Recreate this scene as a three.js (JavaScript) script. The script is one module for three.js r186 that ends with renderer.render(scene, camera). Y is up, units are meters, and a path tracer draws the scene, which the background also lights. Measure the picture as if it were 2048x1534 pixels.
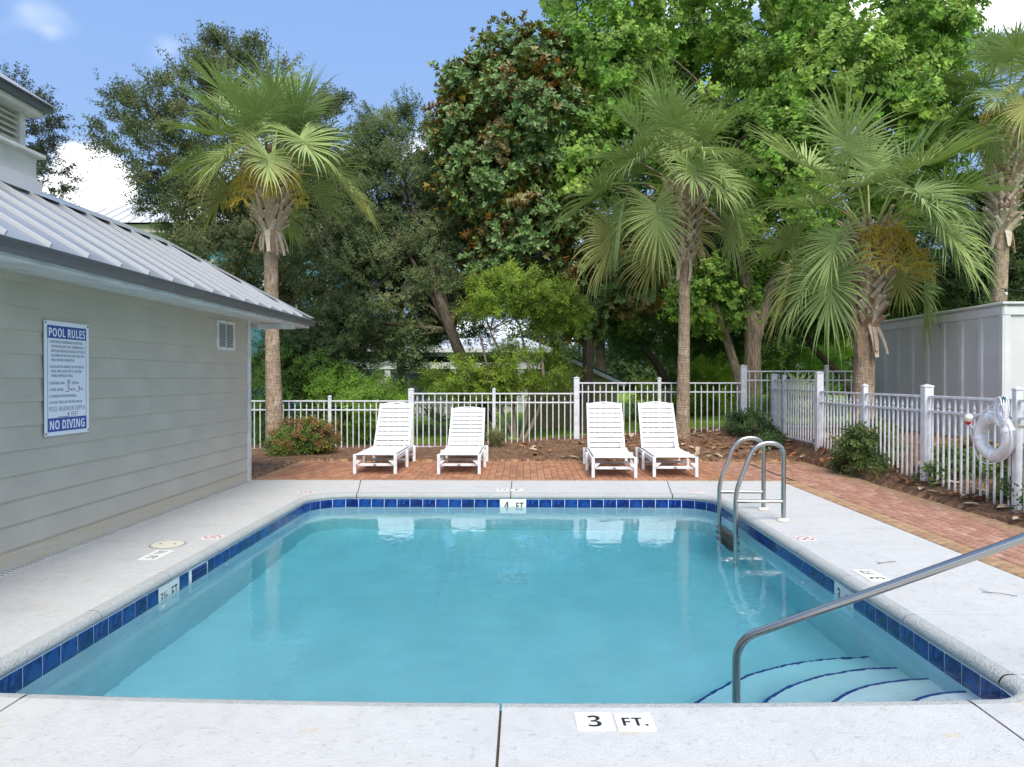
import * as THREE from 'three';
import { mergeGeometries } from 'three/addons/utils/BufferGeometryUtils.js';

// ------------------------------------------------------------------ camera, sky, sun, exposure
const scene = new THREE.Scene();
const camera = new THREE.PerspectiveCamera(54.5, 1024 / 767, 0.05, 400);
camera.position.set(0, 1.38, 0);
camera.rotation.order = 'YXZ';
camera.rotation.y = 0.0154;
camera.rotation.x = -0.0072;
const renderer = new THREE.WebGLRenderer({ antialias: true });
renderer.toneMapping = THREE.LinearToneMapping;
renderer.toneMappingExposure = 1.78;
renderer.shadowMap.enabled = true;

const sun = new THREE.DirectionalLight(new THREE.Color(1.0, 0.94, 0.84), 2.7);
sun.position.set(4, 24, 10);
sun.target.position.set(0, 0, -9);
sun.castShadow = true;
sun.shadow.radius = 60;
sun.shadow.mapSize.set(2048, 2048);
Object.assign(sun.shadow.camera, { left: -24, right: 24, top: 24, bottom: -24, near: 1, far: 90 });
scene.add(sun, sun.target);

// ------------------------------------------------------------------ random numbers and noise
function rng(seed) {
  let a = seed >>> 0;
  return () => { a = (a + 0x6d2b79f5) | 0; let t = Math.imul(a ^ (a >>> 15), 1 | a); t = (t + Math.imul(t ^ (t >>> 7), 61 | t)) ^ t; return ((t ^ (t >>> 14)) >>> 0) / 4294967296; };
}
const hash2 = (x, y, s) => { let h = Math.imul(x, 374761393) ^ Math.imul(y, 668265263) ^ Math.imul(s, 2147483647 & 0x5bd1e995); h = Math.imul(h ^ (h >>> 13), 1274126177); return ((h ^ (h >>> 16)) >>> 0) / 4294967296; };
const sm = (t) => t * t * (3 - 2 * t);
function vnoise(x, y, p, s) {                      // value noise with period p
  const xi = Math.floor(x), yi = Math.floor(y), fx = sm(x - xi), fy = sm(y - yi);
  const m = (v) => ((v % p) + p) % p, h = (i, j) => hash2(m(xi + i), m(yi + j), s);
  return (h(0, 0) * (1 - fx) + h(1, 0) * fx) * (1 - fy) + (h(0, 1) * (1 - fx) + h(1, 1) * fx) * fy;
}
function fbm(x, y, p, s, oct = 4) { let v = 0, a = 0.5, t = 0; for (let o = 0; o < oct; o++) { v += a * vnoise(x, y, p, s + o * 17); t += a; a *= 0.5; x *= 2; y *= 2; p *= 2; } return v / t; }
const clamp = (v, a = 0, b = 1) => Math.min(b, Math.max(a, v));
const lerp = (a, b, t) => a + (b - a) * t;
const smooth = (a, b, v) => sm(clamp((v - a) / (b - a)));

// sky: blue with fair-weather cumulus all round
{
  const W = 1024, H = 512, data = new Float32Array(W * H * 4);
  const n3 = (x, y, z) => { let v = 0, a = 0.5; for (let o = 0; o < 5; o++) { const k = Math.floor(z), f = sm(z - k); v += a * lerp(vnoise(x, y, 4096, 900 + k * 3 + o * 41), vnoise(x, y, 4096, 900 + (k + 1) * 3 + o * 41), f); x *= 2.03; y *= 2.03; z *= 2.03; a *= 0.5; } return v; };
  const banks = [[-0.515, 0.225, 0.07, 0.045], [-0.56, 0.205, 0.05, 0.03], [0.58, 0.42, 0.16, 0.06], [1.7, 0.35, 0.34, 0.13], [2.6, 0.30, 0.3, 0.13], [-1.6, 0.4, 0.35, 0.15], [-2.5, 0.3, 0.3, 0.12]];
  for (let j = 0; j < H; j++) for (let i = 0; i < W; i++) {
    const e = ((j + 0.5) / H - 0.5) * Math.PI, az = ((i + 0.5) / W - 0.5) * 2 * Math.PI;
    const x = Math.cos(az) * Math.cos(e), z = Math.sin(az) * Math.cos(e), y = Math.sin(e);
    const yy = Math.max(y, 0);
    let c = [lerp(0.31, 0.09, Math.pow(yy, 0.5)), lerp(0.43, 0.20, Math.pow(yy, 0.5)), lerp(0.61, 0.46, Math.pow(yy, 0.5))];
    if (y > -0.02) {
      const heading = Math.atan2(x, -z), q = 1.4 / (yy + 0.42);
      const n = n3(x * q * 3.1 + 93, z * q * 3.1 + 91, 3.3), wisp = smooth(0.53, 0.70, n) * 0.8;
      let m = wisp;
      for (const [a, b, ra, rb] of banks) {
        const da = (heading - a) / ra, db = (e - b) / rb, below = db < 0 ? 1.5 : 1;
        const edge = n3(heading * 9 + 50, e * 9 + 70, 1.7) - 0.47;
        m = Math.max(m, smooth(0, 0.2, 0.88 - Math.sqrt(da * da + db * db * below) + edge * 1.9));
      }
      const body = n3(heading * 5 + 9, e * 7 + 5, 6.2), w = 1.08 + 0.5 * (body - 0.4);
      c = [lerp(c[0], w * 0.98, m), lerp(c[1], w * 0.99, m), lerp(c[2], w * 1.02, m)];
    }
    data.set([c[0], c[1], c[2], 1], (j * W + i) * 4);
  }
  const t = new THREE.DataTexture(data, W, H, THREE.RGBAFormat, THREE.FloatType);
  t.mapping = THREE.EquirectangularReflectionMapping; t.magFilter = t.minFilter = THREE.LinearFilter; t.needsUpdate = true;
  scene.background = t; scene.environment = t;
}

// ------------------------------------------------------------------ helpers
const V = (x, y, z) => new THREE.Vector3(x, y, z);
const names = {};
function numbered(n) { const k = names[n] = (names[n] ?? -1) + 1; return k ? `${n}_${String(k).padStart(3, '0')}` : n; }
function shade(o) { o.castShadow = o.receiveShadow = true; return o; }
function thing(name, label, category, pos = [0, 0, 0], turn = 0, group) {
  const o = new THREE.Group(); o.name = numbered(name); scene.add(o); o.position.set(...pos); o.rotation.y = turn;
  o.userData = { label, category }; if (group) o.userData.group = group; return o;
}
function mesh(name, geo, mat, parent) { const o = shade(new THREE.Mesh(geo, mat)); o.name = parent ? name : numbered(name); (parent ?? scene).add(o); return o; }
function at(o, x, y, z, rx = 0, ry = 0, rz = 0) { o.position.set(x, y, z); o.rotation.set(rx, ry, rz); return o; }
function single(name, geo, mat, label, category, group) { const o = mesh(name, geo, mat); o.userData = { label, category }; if (group) o.userData.group = group; return o; }
function setting(name, geo, mat, label, category) { const o = mesh(name, geo, mat); o.userData = { label, category, kind: 'structure' }; return o; }
function settingGroup(name, label, category) { const o = new THREE.Group(); o.name = name; scene.add(o); o.userData = { label, category, kind: 'structure' }; return o; }
function uvm(g, s = 1, turn = false) {             // uv in metres, projected along each face's own main axis
  g = g.index ? g.toNonIndexed() : g;
  const p = g.attributes.position, uv = new Float32Array(p.count * 2), a = V(), b = V(), c = V(), n = V();
  for (let i = 0; i < p.count; i += 3) {
    a.fromBufferAttribute(p, i); b.fromBufferAttribute(p, i + 1); c.fromBufferAttribute(p, i + 2);
    n.crossVectors(b.clone().sub(a), c.clone().sub(a)); const ax = Math.abs(n.x), ay = Math.abs(n.y), az = Math.abs(n.z);
    [a, b, c].forEach((v, k) => { let u, w; if (ay >= ax && ay >= az) { u = v.x; w = v.z; } else if (ax >= az) { u = v.z; w = v.y; } else { u = v.x; w = v.y; } if (turn) [u, w] = [w, u]; uv[(i + k) * 2] = u / s; uv[(i + k) * 2 + 1] = w / s; });
  }
  g.setAttribute('uv', new THREE.BufferAttribute(uv, 2)); return g;
}
function cbox(w, h, d, c = 0.003) {                // box with chamfered edges, 44 triangles
  const x = w / 2, y = h / 2, z = d / 2, P = [], F = [], id = {};
  c = Math.min(c, x * 0.8, y * 0.8, z * 0.8);
  const vid = (sx, sy, sz, ax) => { const k = [sx, sy, sz, ax].join(); if (!(k in id)) { id[k] = P.length; P.push([sx * (ax === 0 ? x : x - c), sy * (ax === 1 ? y : y - c), sz * (ax === 2 ? z : z - c)]); } return id[k]; };
  const quad = (a, b, cc, d2) => F.push([a, b, cc], [a, cc, d2]);
  for (const ax of [0, 1, 2]) for (const s of [-1, 1]) {
    const [u, v] = [(ax + 1) % 3, (ax + 2) % 3], q = [[-1, -1], [1, -1], [1, 1], [-1, 1]].map(([p, r]) => { const t = [0, 0, 0]; t[ax] = s; t[u] = p; t[v] = r; return vid(...t, ax); });
    s > 0 ? quad(...q) : quad(q[3], q[2], q[1], q[0]);
  }
  for (const ax of [0, 1, 2]) { const u = (ax + 1) % 3, v = (ax + 2) % 3; for (const su of [-1, 1]) for (const sv of [-1, 1]) { const g = (sa, face) => { const t = [0, 0, 0]; t[ax] = sa; t[u] = su; t[v] = sv; return vid(...t, face); }; const q = [g(-1, u), g(1, u), g(1, v), g(-1, v)]; su * sv > 0 ? quad(q[3], q[2], q[1], q[0]) : quad(...q); } }
  for (const sx of [-1, 1]) for (const sy of [-1, 1]) for (const sz of [-1, 1]) { const t = [vid(sx, sy, sz, 0), vid(sx, sy, sz, 1), vid(sx, sy, sz, 2)]; F.push(sx * sy * sz > 0 ? t : t.reverse()); }
  const pos = new Float32Array(F.length * 9); F.forEach((f, i) => f.forEach((k, j) => pos.set(P[k], i * 9 + j * 3)));
  // wind every face outwards
  for (let i = 0; i < pos.length; i += 9) { const a = V(...pos.subarray(i, i + 3)), b = V(...pos.subarray(i + 3, i + 6)), e = V(...pos.subarray(i + 6, i + 9)); if (b.clone().sub(a).cross(e.clone().sub(a)).dot(a.clone().add(b).add(e)) < 0) { pos.set([e.x, e.y, e.z], i + 3); pos.set([b.x, b.y, b.z], i + 6); } }
  const g = new THREE.BufferGeometry(); g.setAttribute('position', new THREE.BufferAttribute(pos, 3)); g.computeVertexNormals(); return uvm(g);
}
const boxCache = {};
const B = (w, h, d, c = 0.003) => boxCache[[w, h, d, c].map((v) => v.toFixed(4)).join()] ??= cbox(w, h, d, c);
function bx(name, mat, parent, w, h, d, x, y, z, c) { return at(mesh(name, B(w, h, d, c), mat, parent), x, y, z); }
function beam(name, mat, parent, a, b, w, h, c) {  // box of section w x h from a to b
  const A = V(...a), Bv = V(...b), o = mesh(name, B(w, h, A.distanceTo(Bv), c), mat, parent);
  o.position.copy(A).lerp(Bv, 0.5); const dir = Bv.sub(A).normalize(), m = new THREE.Matrix4().lookAt(dir, V(0, 0, 0), Math.abs(dir.y) > 0.99 ? V(1, 0, 0) : V(0, 1, 0)); o.quaternion.setFromRotationMatrix(m); return o;
}
function fillet(pts, r) {                           // dense polyline with rounded corners
  const P = pts.map((p) => V(...p)), out = [P[0]];
  for (let i = 1; i < P.length - 1; i++) {
    const a = P[i - 1].clone().sub(P[i]), b = P[i + 1].clone().sub(P[i]), ri = Array.isArray(r) ? r[i] : r, k = Math.min(ri, a.length() * 0.49, b.length() * 0.49);
    const s = P[i].clone().addScaledVector(a.normalize(), k), e = P[i].clone().addScaledVector(b.normalize(), k), q = new THREE.QuadraticBezierCurve3(s, P[i], e);
    out.push(...q.getPoints(10));
  }
  out.push(P[P.length - 1]); return out;
}
function tubeAlong(pts, radius, sides = 12, caps = true) { // pts: Vector3[]; radius: number or function of 0..1
  const n = pts.length, rad = typeof radius === 'function' ? radius : () => radius, pos = [], nor = [], uv = [], idx = [];
  let len = 0; const L = [0]; for (let i = 1; i < n; i++) L.push(len += pts[i].distanceTo(pts[i - 1]));
  let up = V(0, 1, 0), tan0 = pts[1].clone().sub(pts[0]).normalize(); if (Math.abs(tan0.y) > 0.9) up = V(1, 0, 0);
  let nrm = up.clone().sub(tan0.clone().multiplyScalar(up.dot(tan0))).normalize();
  for (let i = 0; i < n; i++) {
    const t = pts[Math.min(i + 1, n - 1)].clone().sub(pts[Math.max(i - 1, 0)]).normalize();
    nrm = nrm.sub(t.clone().multiplyScalar(nrm.dot(t))).normalize(); const bin = t.clone().cross(nrm), r = rad(L[i] / len, i);
    for (let k = 0; k <= sides; k++) { const a = k / sides * Math.PI * 2, d = nrm.clone().multiplyScalar(Math.cos(a)).addScaledVector(bin, Math.sin(a)), rr = r; pos.push(pts[i].x + d.x * rr, pts[i].y + d.y * rr, pts[i].z + d.z * rr); nor.push(d.x, d.y, d.z); uv.push(k / sides * 2 * Math.PI * rad(0, 0), L[i]); }
  }
  const w = sides + 1; for (let i = 0; i < n - 1; i++) for (let k = 0; k < sides; k++) { const a = i * w + k; idx.push(a, a + 1, a + w, a + 1, a + w + 1, a + w); }
  if (caps) for (const e of [0, n - 1]) { const c = pos.length / 3, s = e ? 1 : -1, t = pts[e].clone().sub(pts[e ? n - 2 : 1]).normalize(); pos.push(pts[e].x, pts[e].y, pts[e].z); nor.push(t.x, t.y, t.z); uv.push(0, 0); for (let k = 0; k < sides; k++) { const a = e * w + k; s > 0 ? idx.push(a, a + 1, c) : idx.push(a, c, a + 1); } }
  const g = new THREE.BufferGeometry(); g.setAttribute('position', new THREE.Float32BufferAttribute(pos, 3)); g.setAttribute('normal', new THREE.Float32BufferAttribute(nor, 3)); g.setAttribute('uv', new THREE.Float32BufferAttribute(uv, 2)); g.setIndex(idx); return g;
}
function tris(list, uvs) { const g = new THREE.BufferGeometry(); g.setAttribute('position', new THREE.Float32BufferAttribute(list, 3)); if (uvs) g.setAttribute('uv', new THREE.Float32BufferAttribute(uvs, 2)); g.computeVertexNormals(); return uvs ? g : uvm(g); }
function quadGeo(...q) { const l = []; for (const [a, b, c, d] of q) l.push(...a, ...b, ...c, ...a, ...c, ...d); return tris(l); }
function plate(pts, y0, y1, c) {                    // flat slab with outline pts [x,z], from y0 up to y1
  const s = new THREE.Shape(pts.map(([x, z]) => new THREE.Vector2(x, -z)));
  const g = new THREE.ExtrudeGeometry(s, { depth: y1 - y0, bevelEnabled: false }); g.rotateX(-Math.PI / 2); g.translate(0, y0, 0); return uvm(g);
}

// ------------------------------------------------------------------ textures and materials
function tex(size, fn, srgb = true, repeat) {
  const d = new Uint8Array(size * size * 4);
  for (let j = 0; j < size; j++) for (let i = 0; i < size; i++) { const c = fn(i / size, j / size), k = (j * size + i) * 4; if (Array.isArray(c)) { d[k] = c[0] * 255; d[k + 1] = c[1] * 255; d[k + 2] = c[2] * 255; } else d[k] = d[k + 1] = d[k + 2] = clamp(c) * 255; d[k + 3] = 255; }
  const t = new THREE.DataTexture(d, size, size); t.wrapS = t.wrapT = THREE.RepeatWrapping; t.magFilter = THREE.LinearFilter; t.minFilter = THREE.LinearMipmapLinearFilter; t.generateMipmaps = true; if (srgb) t.colorSpace = THREE.SRGBColorSpace; if (repeat) t.repeat.set(...(Array.isArray(repeat) ? repeat : [repeat, repeat])); t.needsUpdate = true; return t;
}
const rep = (t, x, y = x) => { const c = t.clone(); c.repeat.set(x, y); c.needsUpdate = true; return c; };
const tint = (r, g, b) => new THREE.Color().setRGB(r, g, b);
const M = (o) => new THREE.MeshStandardMaterial({ roughness: 0.8, ...o });
const grainT = tex(512, (u, v) => { const f = fbm(u * 8, v * 8, 8, 3, 5), g = hash2(Math.floor(u * 512), Math.floor(v * 512), 9); return 0.86 + 0.14 * (f * 0.8 + g * 0.2) + (f - 0.5) * 0.1; });
const deckT = tex(1024, (u, v) => { const big = fbm(u * 3, v * 3, 3, 71, 4), mid = fbm(u * 24, v * 24, 24, 12, 3), fine = hash2(Math.floor(u * 1024), Math.floor(v * 1024), 4), spot = smooth(0.74, 0.8, fbm(u * 40, v * 40, 40, 33, 2)); let k = 0.94 + (big - 0.5) * 0.05 + (mid - 0.5) * 0.05 + (fine - 0.5) * 0.07 - spot * 0.05; const rust = smooth(0.80, 0.86, fbm(u * 13, v * 13, 13, 55, 3)) * 0.5, damp = smooth(0.60, 0.70, fbm(u * 4, v * 4, 4, 56, 5)) * 0.02; k -= damp; return [clamp(k), clamp(k * (0.997 - rust * 0.07)), clamp(k * (0.99 - rust * 0.22))]; });
const deckB = tex(1024, (u, v) => { const a = fbm(u * 70, v * 70, 70, 5, 3), b = fbm(u * 150, v * 150, 150, 8, 2); return smooth(0.40, 0.62, a) * 0.65 + b * 0.35; }, false);
const woodB = tex(512, (u, v) => fbm(u * 3, v * 60, 60, 21, 3) * 0.7 + fbm(u * 40, v * 40, 40, 2, 2) * 0.3, false);
const roughB = tex(512, (u, v) => fbm(u * 40, v * 40, 40, 15, 4), false);
const brickT = tex(256, (u, v) => { const f = fbm(u * 10, v * 10, 10, 31, 4), s = hash2(Math.floor(u * 256), Math.floor(v * 256), 6), k = 0.74 + 0.42 * (f - 0.5) + 0.16 * (s - 0.5) + (s > 0.965 ? 0.2 : 0); return clamp(k); });
const barkB = tex(512, (u, v) => { const w = fbm(u * 6, v * 3, 3, 44, 3) * 0.12; return 0.6 * fbm((u + w) * 22, v * 5, 110, 51, 4) + 0.4 * fbm(u * 50, v * 30, 50, 7, 2); }, false);
const barkT = tex(512, (u, v) => { const k = 0.42 + 0.55 * fbm(u * 20, v * 6, 60, 51, 4), l = smooth(0.62, 0.78, fbm(u * 9, v * 9, 9, 90, 3)); return [lerp(k, 0.72, l * 0.5), lerp(k * 0.93, 0.72, l * 0.5), lerp(k * 0.84, 0.66, l * 0.5)]; });
const palmT = tex(512, (u, v) => { const ring = fbm(u * 4, v * 64, 64, 61, 3), f = fbm(u * 40, v * 9, 360, 62, 4), l = smooth(0.60, 0.74, fbm(u * 7, v * 7, 7, 63, 4)), k = 0.50 + 0.16 * ring + 0.30 * (f - 0.4); return [clamp(lerp(k, 0.80, l * 0.5)), clamp(lerp(k * 0.9, 0.76, l * 0.5)), clamp(lerp(k * 0.79, 0.70, l * 0.5))]; });
const palmB = tex(512, (u, v) => 0.35 * vnoise(u * 4, v * 64, 64, 61) + 0.65 * fbm(u * 40, v * 16, 640, 62, 3), false);
const strawT = tex(1024, (u, v) => { const a = fbm(u * 12, v * 12, 12, 81, 4), b = fbm(u * 70 + Math.sin(v * 40) * 0.6, v * 22, 1540, 82, 3), k = 0.36 + 0.60 * (b - 0.22) + 0.25 * (a - 0.5); return [clamp(k * 1.12), clamp(k * 0.80), clamp(k * 0.55)]; });
const grassT = tex(512, (u, v) => { const f = fbm(u * 30, v * 30, 30, 93, 4), h = hash2(Math.floor(u * 512), Math.floor(v * 512), 3), k = 0.55 + 0.5 * (f - 0.5) + 0.25 * (h - 0.5); return [clamp(k * 0.80), clamp(k * 1.02), clamp(k * 0.26)]; });
const tileT = tex(512, (u, v) => { const w = fbm(u * 5, v * 5, 5, 14, 4), k = smooth(0.25, 0.75, fbm(u * 12 + w * 3, v * 12 + w * 4, 12, 15, 4)); return [0.03 + 0.10 * k, 0.14 + 0.20 * k, 0.42 + 0.26 * k]; });
const rippleB = tex(1024, (u, v) => 0.4 * fbm(u * 8, v * 8, 8, 101, 2) + 0.6 * fbm(u * 26, v * 26, 26, 102, 3), false);
const metalT = tex(256, (u, v) => 0.9 + 0.1 * fbm(u * 6, v * 6, 6, 27, 5));

const stainT = tex(512, (u, v) => { const n = fbm(u * 5, v * 24, 120, 120, 4), s = smooth(0.42, 0.62, n); return [0.97, 0.97 - 0.03 * s, 0.97 - 0.085 * s]; });
const mat = {
  deck: M({ color: tint(0.615, 0.61, 0.595), map: rep(deckT, 0.8), bumpMap: rep(deckB, 1.7), bumpScale: 0.0013, roughness: 0.82 }),
  coping: M({ color: tint(0.50, 0.52, 0.505), map: rep(deckT, 1.3), bumpMap: rep(deckB, 1.8), bumpScale: 0.004, roughness: 0.9 }),
  plaster: M({ color: tint(0.74, 0.86, 0.90), map: rep(metalT, 0.5), roughness: 0.7 }),
  grout: M({ color: tint(0.62, 0.66, 0.66), roughness: 0.85 }),
  tile: [0, 1, 2, 3].map((i) => M({ color: tint(0.50 + 0.09 * i, 0.54 + 0.07 * i, 0.60 + 0.05 * i), map: (() => { const t = rep(tileT, 2.2 + i * 0.3); t.offset.set(i * 0.23, i * 0.41); return t; })(), roughness: 0.12, bumpMap: rep(tileT, 3), bumpScale: 0.001 })),
  trim: M({ color: tint(0.02, 0.06, 0.28), roughness: 0.2 }),
  siding: M({ color: tint(0.56, 0.525, 0.44), map: rep(metalT, 0.5), bumpMap: rep(woodB, 0.7, 0.7), bumpScale: 0.0016, roughness: 0.75 }),
  white: M({ color: tint(0.72, 0.74, 0.74), map: rep(grainT, 1), roughness: 0.55 }),
  soffit: M({ color: tint(0.66, 0.70, 0.69), map: rep(grainT, 0.7), roughness: 0.7 }),
  gutter: M({ color: tint(0.13, 0.145, 0.16), map: rep(metalT, 1), roughness: 0.42, metalness: 0.3 }),
  roof: M({ color: tint(0.43, 0.44, 0.45), map: rep(metalT, 0.8), roughness: 0.38, metalness: 0.55 }),
  roofSeam: M({ color: tint(0.49, 0.50, 0.51), roughness: 0.34, metalness: 0.5 }),
  alu: M({ color: tint(0.74, 0.75, 0.78), map: rep(grainT, 2), roughness: 0.42 }),
  plastic: M({ color: tint(0.82, 0.82, 0.83), map: rep(grainT, 2), roughness: 0.5 }),
  dark: M({ color: tint(0.03, 0.03, 0.032), roughness: 0.6 }),
  steel: M({ color: tint(0.52, 0.50, 0.465), map: rep(metalT, 6, 1), roughness: 0.27, metalness: 1 }),
  cream: M({ color: tint(0.72, 0.68, 0.54), roughness: 0.5 }),
  greyWall: M({ color: tint(0.66, 0.665, 0.675), map: rep(metalT, 0.4), roughness: 0.7 }),
  sand: M({ color: tint(0.10, 0.075, 0.055), map: rep(grainT, 3), roughness: 1 }),
  orangeBrick: [[0.74, 0.34, 0.175], [0.70, 0.305, 0.155], [0.80, 0.39, 0.21], [0.66, 0.305, 0.17]].map((c, i) => M({ color: tint(...c), map: (() => { const t = rep(brickT, 3); t.offset.set(i * 0.3, i * 0.17); return t; })(), roughness: 0.92 })),
  pinkBrick: [[0.72, 0.36, 0.24], [0.76, 0.40, 0.27], [0.66, 0.32, 0.21], [0.80, 0.45, 0.32]].map((c, i) => M({ color: tint(...c), map: (() => { const t = rep(brickT, 3); t.offset.set(i * 0.27, i * 0.31); return t; })(), roughness: 0.92 })),
  tanBrick: [[0.70, 0.43, 0.24], [0.65, 0.39, 0.21], [0.75, 0.46, 0.25]].map((c, i) => M({ color: tint(...c), map: (() => { const t = rep(brickT, 3); t.offset.set(i * 0.21, i * 0.11); return t; })(), roughness: 0.92 })),
  straw: M({ color: tint(0.70, 0.78, 0.90), map: rep(strawT, 0.7), bumpMap: rep(strawT, 0.7), bumpScale: 0.03, roughness: 1 }),
  grass: M({ color: tint(1.0, 1.0, 0.6), map: rep(grassT, 0.6), bumpMap: rep(grassT, 0.6), bumpScale: 0.03, roughness: 1 }),
  bark: M({ color: tint(0.50, 0.44, 0.38), map: rep(barkT, 1.6, 1.1), bumpMap: rep(barkB, 1.6, 1.1), bumpScale: 0.03, roughness: 0.95 }),
  darkBark: M({ color: tint(0.20, 0.18, 0.155), map: rep(barkT, 1.4, 1), bumpMap: rep(barkB, 1.4, 1), bumpScale: 0.025, roughness: 0.95 }),
  paleBark: M({ color: tint(0.62, 0.58, 0.52), map: rep(barkT, 3, 2), roughness: 0.95 }),
  palmBark: M({ color: tint(0.92, 0.86, 0.80), map: rep(palmT, 0.9, 0.9), bumpMap: rep(palmB, 0.9, 0.9), bumpScale: 0.02, roughness: 0.95 }),
  boot: [[0.60, 0.49, 0.365], [0.50, 0.39, 0.28], [0.66, 0.56, 0.44], [0.36, 0.23, 0.145]].map((c) => M({ color: tint(...c), map: rep(grainT, 4), bumpMap: rep(woodB, 4), bumpScale: 0.004, roughness: 0.9 })),
  teal: M({ color: tint(0.10, 0.27, 0.31), roughness: 0.8 }),
  whiteRoof: M({ color: tint(0.74, 0.75, 0.77), map: rep(metalT, 0.3), roughness: 0.5, metalness: 0.2 }),
  glass: M({ color: tint(0.03, 0.04, 0.05), roughness: 0.08 }),
  creamWall: M({ color: tint(0.60, 0.58, 0.50), roughness: 0.8 }),
  olive: M({ color: tint(0.50, 0.43, 0.19), map: rep(grainT, 0.7), roughness: 0.85 }),
  greenRoof: M({ color: tint(0.02, 0.06, 0.045), roughness: 0.6 }),
};

// depth-marker faces (print only)
function print(w, h, draw) { const c = document.createElement('canvas'); c.width = w; c.height = h; const g = c.getContext('2d'); draw(g, w, h); const t = new THREE.CanvasTexture(c); t.colorSpace = THREE.SRGBColorSpace; t.magFilter = THREE.LinearFilter; t.anisotropy = 8; return t; }
function marker(text, size = 150, bold = 'bold') { return M({ map: print(256, 256, (g, w, h) => { g.fillStyle = '#e9e7de'; g.fillRect(0, 0, w, h); g.fillStyle = '#26262a'; g.textAlign = 'center'; g.textBaseline = 'middle'; g.font = `${bold} ${size}px sans-serif`; g.save(); g.translate(w / 2, h / 2 + 6); g.scale(1, 1.2); g.fillText(text, 0, 0); g.restore(); }), roughness: 0.45 }); }
const mark = { three: marker('3', 190), ft: marker('FT', 150), ftDot: marker('FT.', 140), four: marker('4', 190), half: marker('3½', 130) };
mark.noDive = M({ map: print(256, 256, (g, w, h) => { g.fillStyle = '#e7e6e0'; g.fillRect(0, 0, w, h); g.strokeStyle = '#2a2a2e'; g.lineWidth = 22; g.lineCap = 'round'; g.beginPath(); g.moveTo(60, 90); g.lineTo(130, 120); g.lineTo(190, 200); g.stroke(); g.beginPath(); g.arc(62, 62, 16, 0, 7); g.fillStyle = '#2a2a2e'; g.fill(); g.strokeStyle = '#b8281e'; g.lineWidth = 20; g.beginPath(); g.arc(128, 128, 108, 0, Math.PI * 2); g.stroke(); g.beginPath(); g.moveTo(52, 204); g.lineTo(204, 52); g.stroke(); }), roughness: 0.45 });
function facePlate(w, h, t, face, edge) { const g = new THREE.BoxGeometry(w, h, t); return shade(new THREE.Mesh(g, [edge, edge, edge, edge, face, edge])); }

// ------------------------------------------------------------------ ground
const DECK = { x0: -3.62, x1: 3.44, far: -10.03, near: 3 };
const FENCE_Z = -14.4;
function rise(x, z) {                                // height of the ground: a bed that climbs to the fence, higher on the right
  const d = -z, base = lerp(-0.06, 0.40, smooth(-4, 6.5, x)) + 0.02;
  const back = smooth(12.2, 14.6, d), side = smooth(4.55, 5.1, x) * smooth(6, 13, d) * 0.5 + smooth(4.55, 4.9, x) * 0.05;
  const y = Math.max(base * back, Math.min(side, base) * (1 - back * 0.5) + base * back * 0.5 * smooth(4.5, 5, x));
  return y + (d > 14.6 ? smooth(14.6, 26, d) * 0.12 * smooth(0, 8, x) : 0);
}
{
  const xs = [], zs = [];
  for (let x = -120; x <= 120; x += (x >= -14 && x < 14) ? 0.5 : 8.833333) xs.push(x);
  const add = (a, v) => { a.push(v); a.sort((p, q) => p - q); };
  for (let z = -160; z <= 40; z += (z >= -30 && z < 6) ? 0.5 : 6.5) zs.push(z);
  add(xs, -2.9); add(xs, 2.6); add(zs, -9.3); add(zs, -2.9);
  const l = [];
  const G = (x, z) => { const inDeck = x > -4.2 && x < 7.3 && z > -14.9 && z < 5; return [x, (inDeck ? Math.min(rise(x, z), 0.1) - 0.22 : rise(x, z) - 0.03), z]; };
  for (let i = 0; i < xs.length - 1; i++) for (let j = 0; j < zs.length - 1; j++) {
    const cx = (xs[i] + xs[i + 1]) / 2, cz = (zs[j] + zs[j + 1]) / 2; if (cx > -2.9 && cx < 2.6 && cz > -9.3 && cz < -2.9) continue;
    const a = G(xs[i], zs[j]), b = G(xs[i], zs[j + 1]), c = G(xs[i + 1], zs[j + 1]), d = G(xs[i + 1], zs[j]); l.push(...a, ...b, ...c, ...a, ...c, ...d);
  }
  setting('lawn_ground', tris(l), mat.grass, 'bright green mown lawn beyond the white fences', 'lawn');
}
function strawHeight(x, z) { const d = -z; const inBrick = (x > -3.72 && x < 4.62 && d < 12.36 && d > 9) || (x > 3.3 && x < 4.62 && d <= 9.5); const n = fbm(x * 1.7 + 30, z * 1.7 + 60, 512, 77, 3) - 0.5; return rise(x, z) + 0.03 + n * 0.028 - (inBrick ? 0.12 : 0); }
function patch(x0, x1, z0, z1, s) { const l = []; const nx = Math.ceil((x1 - x0) / s), nz = Math.ceil((z1 - z0) / s); for (let i = 0; i < nx; i++) for (let j = 0; j < nz; j++) { const P = (a, b) => { const x = lerp(x0, x1, a / nx), z = lerp(z0, z1, b / nz); return [x, strawHeight(x, z), z]; }; l.push(...P(i, j), ...P(i, j + 1), ...P(i + 1, j + 1), ...P(i, j), ...P(i + 1, j + 1), ...P(i + 1, j)); } return l; }
setting('mulch_bed', tris([...patch(-9, 7.6, -15.1, -9.9, 0.12), ...patch(4.5, 7.6, -9.9, -1, 0.14)]), mat.straw, 'brown pine straw bed along the white fences', 'mulch');

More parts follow.
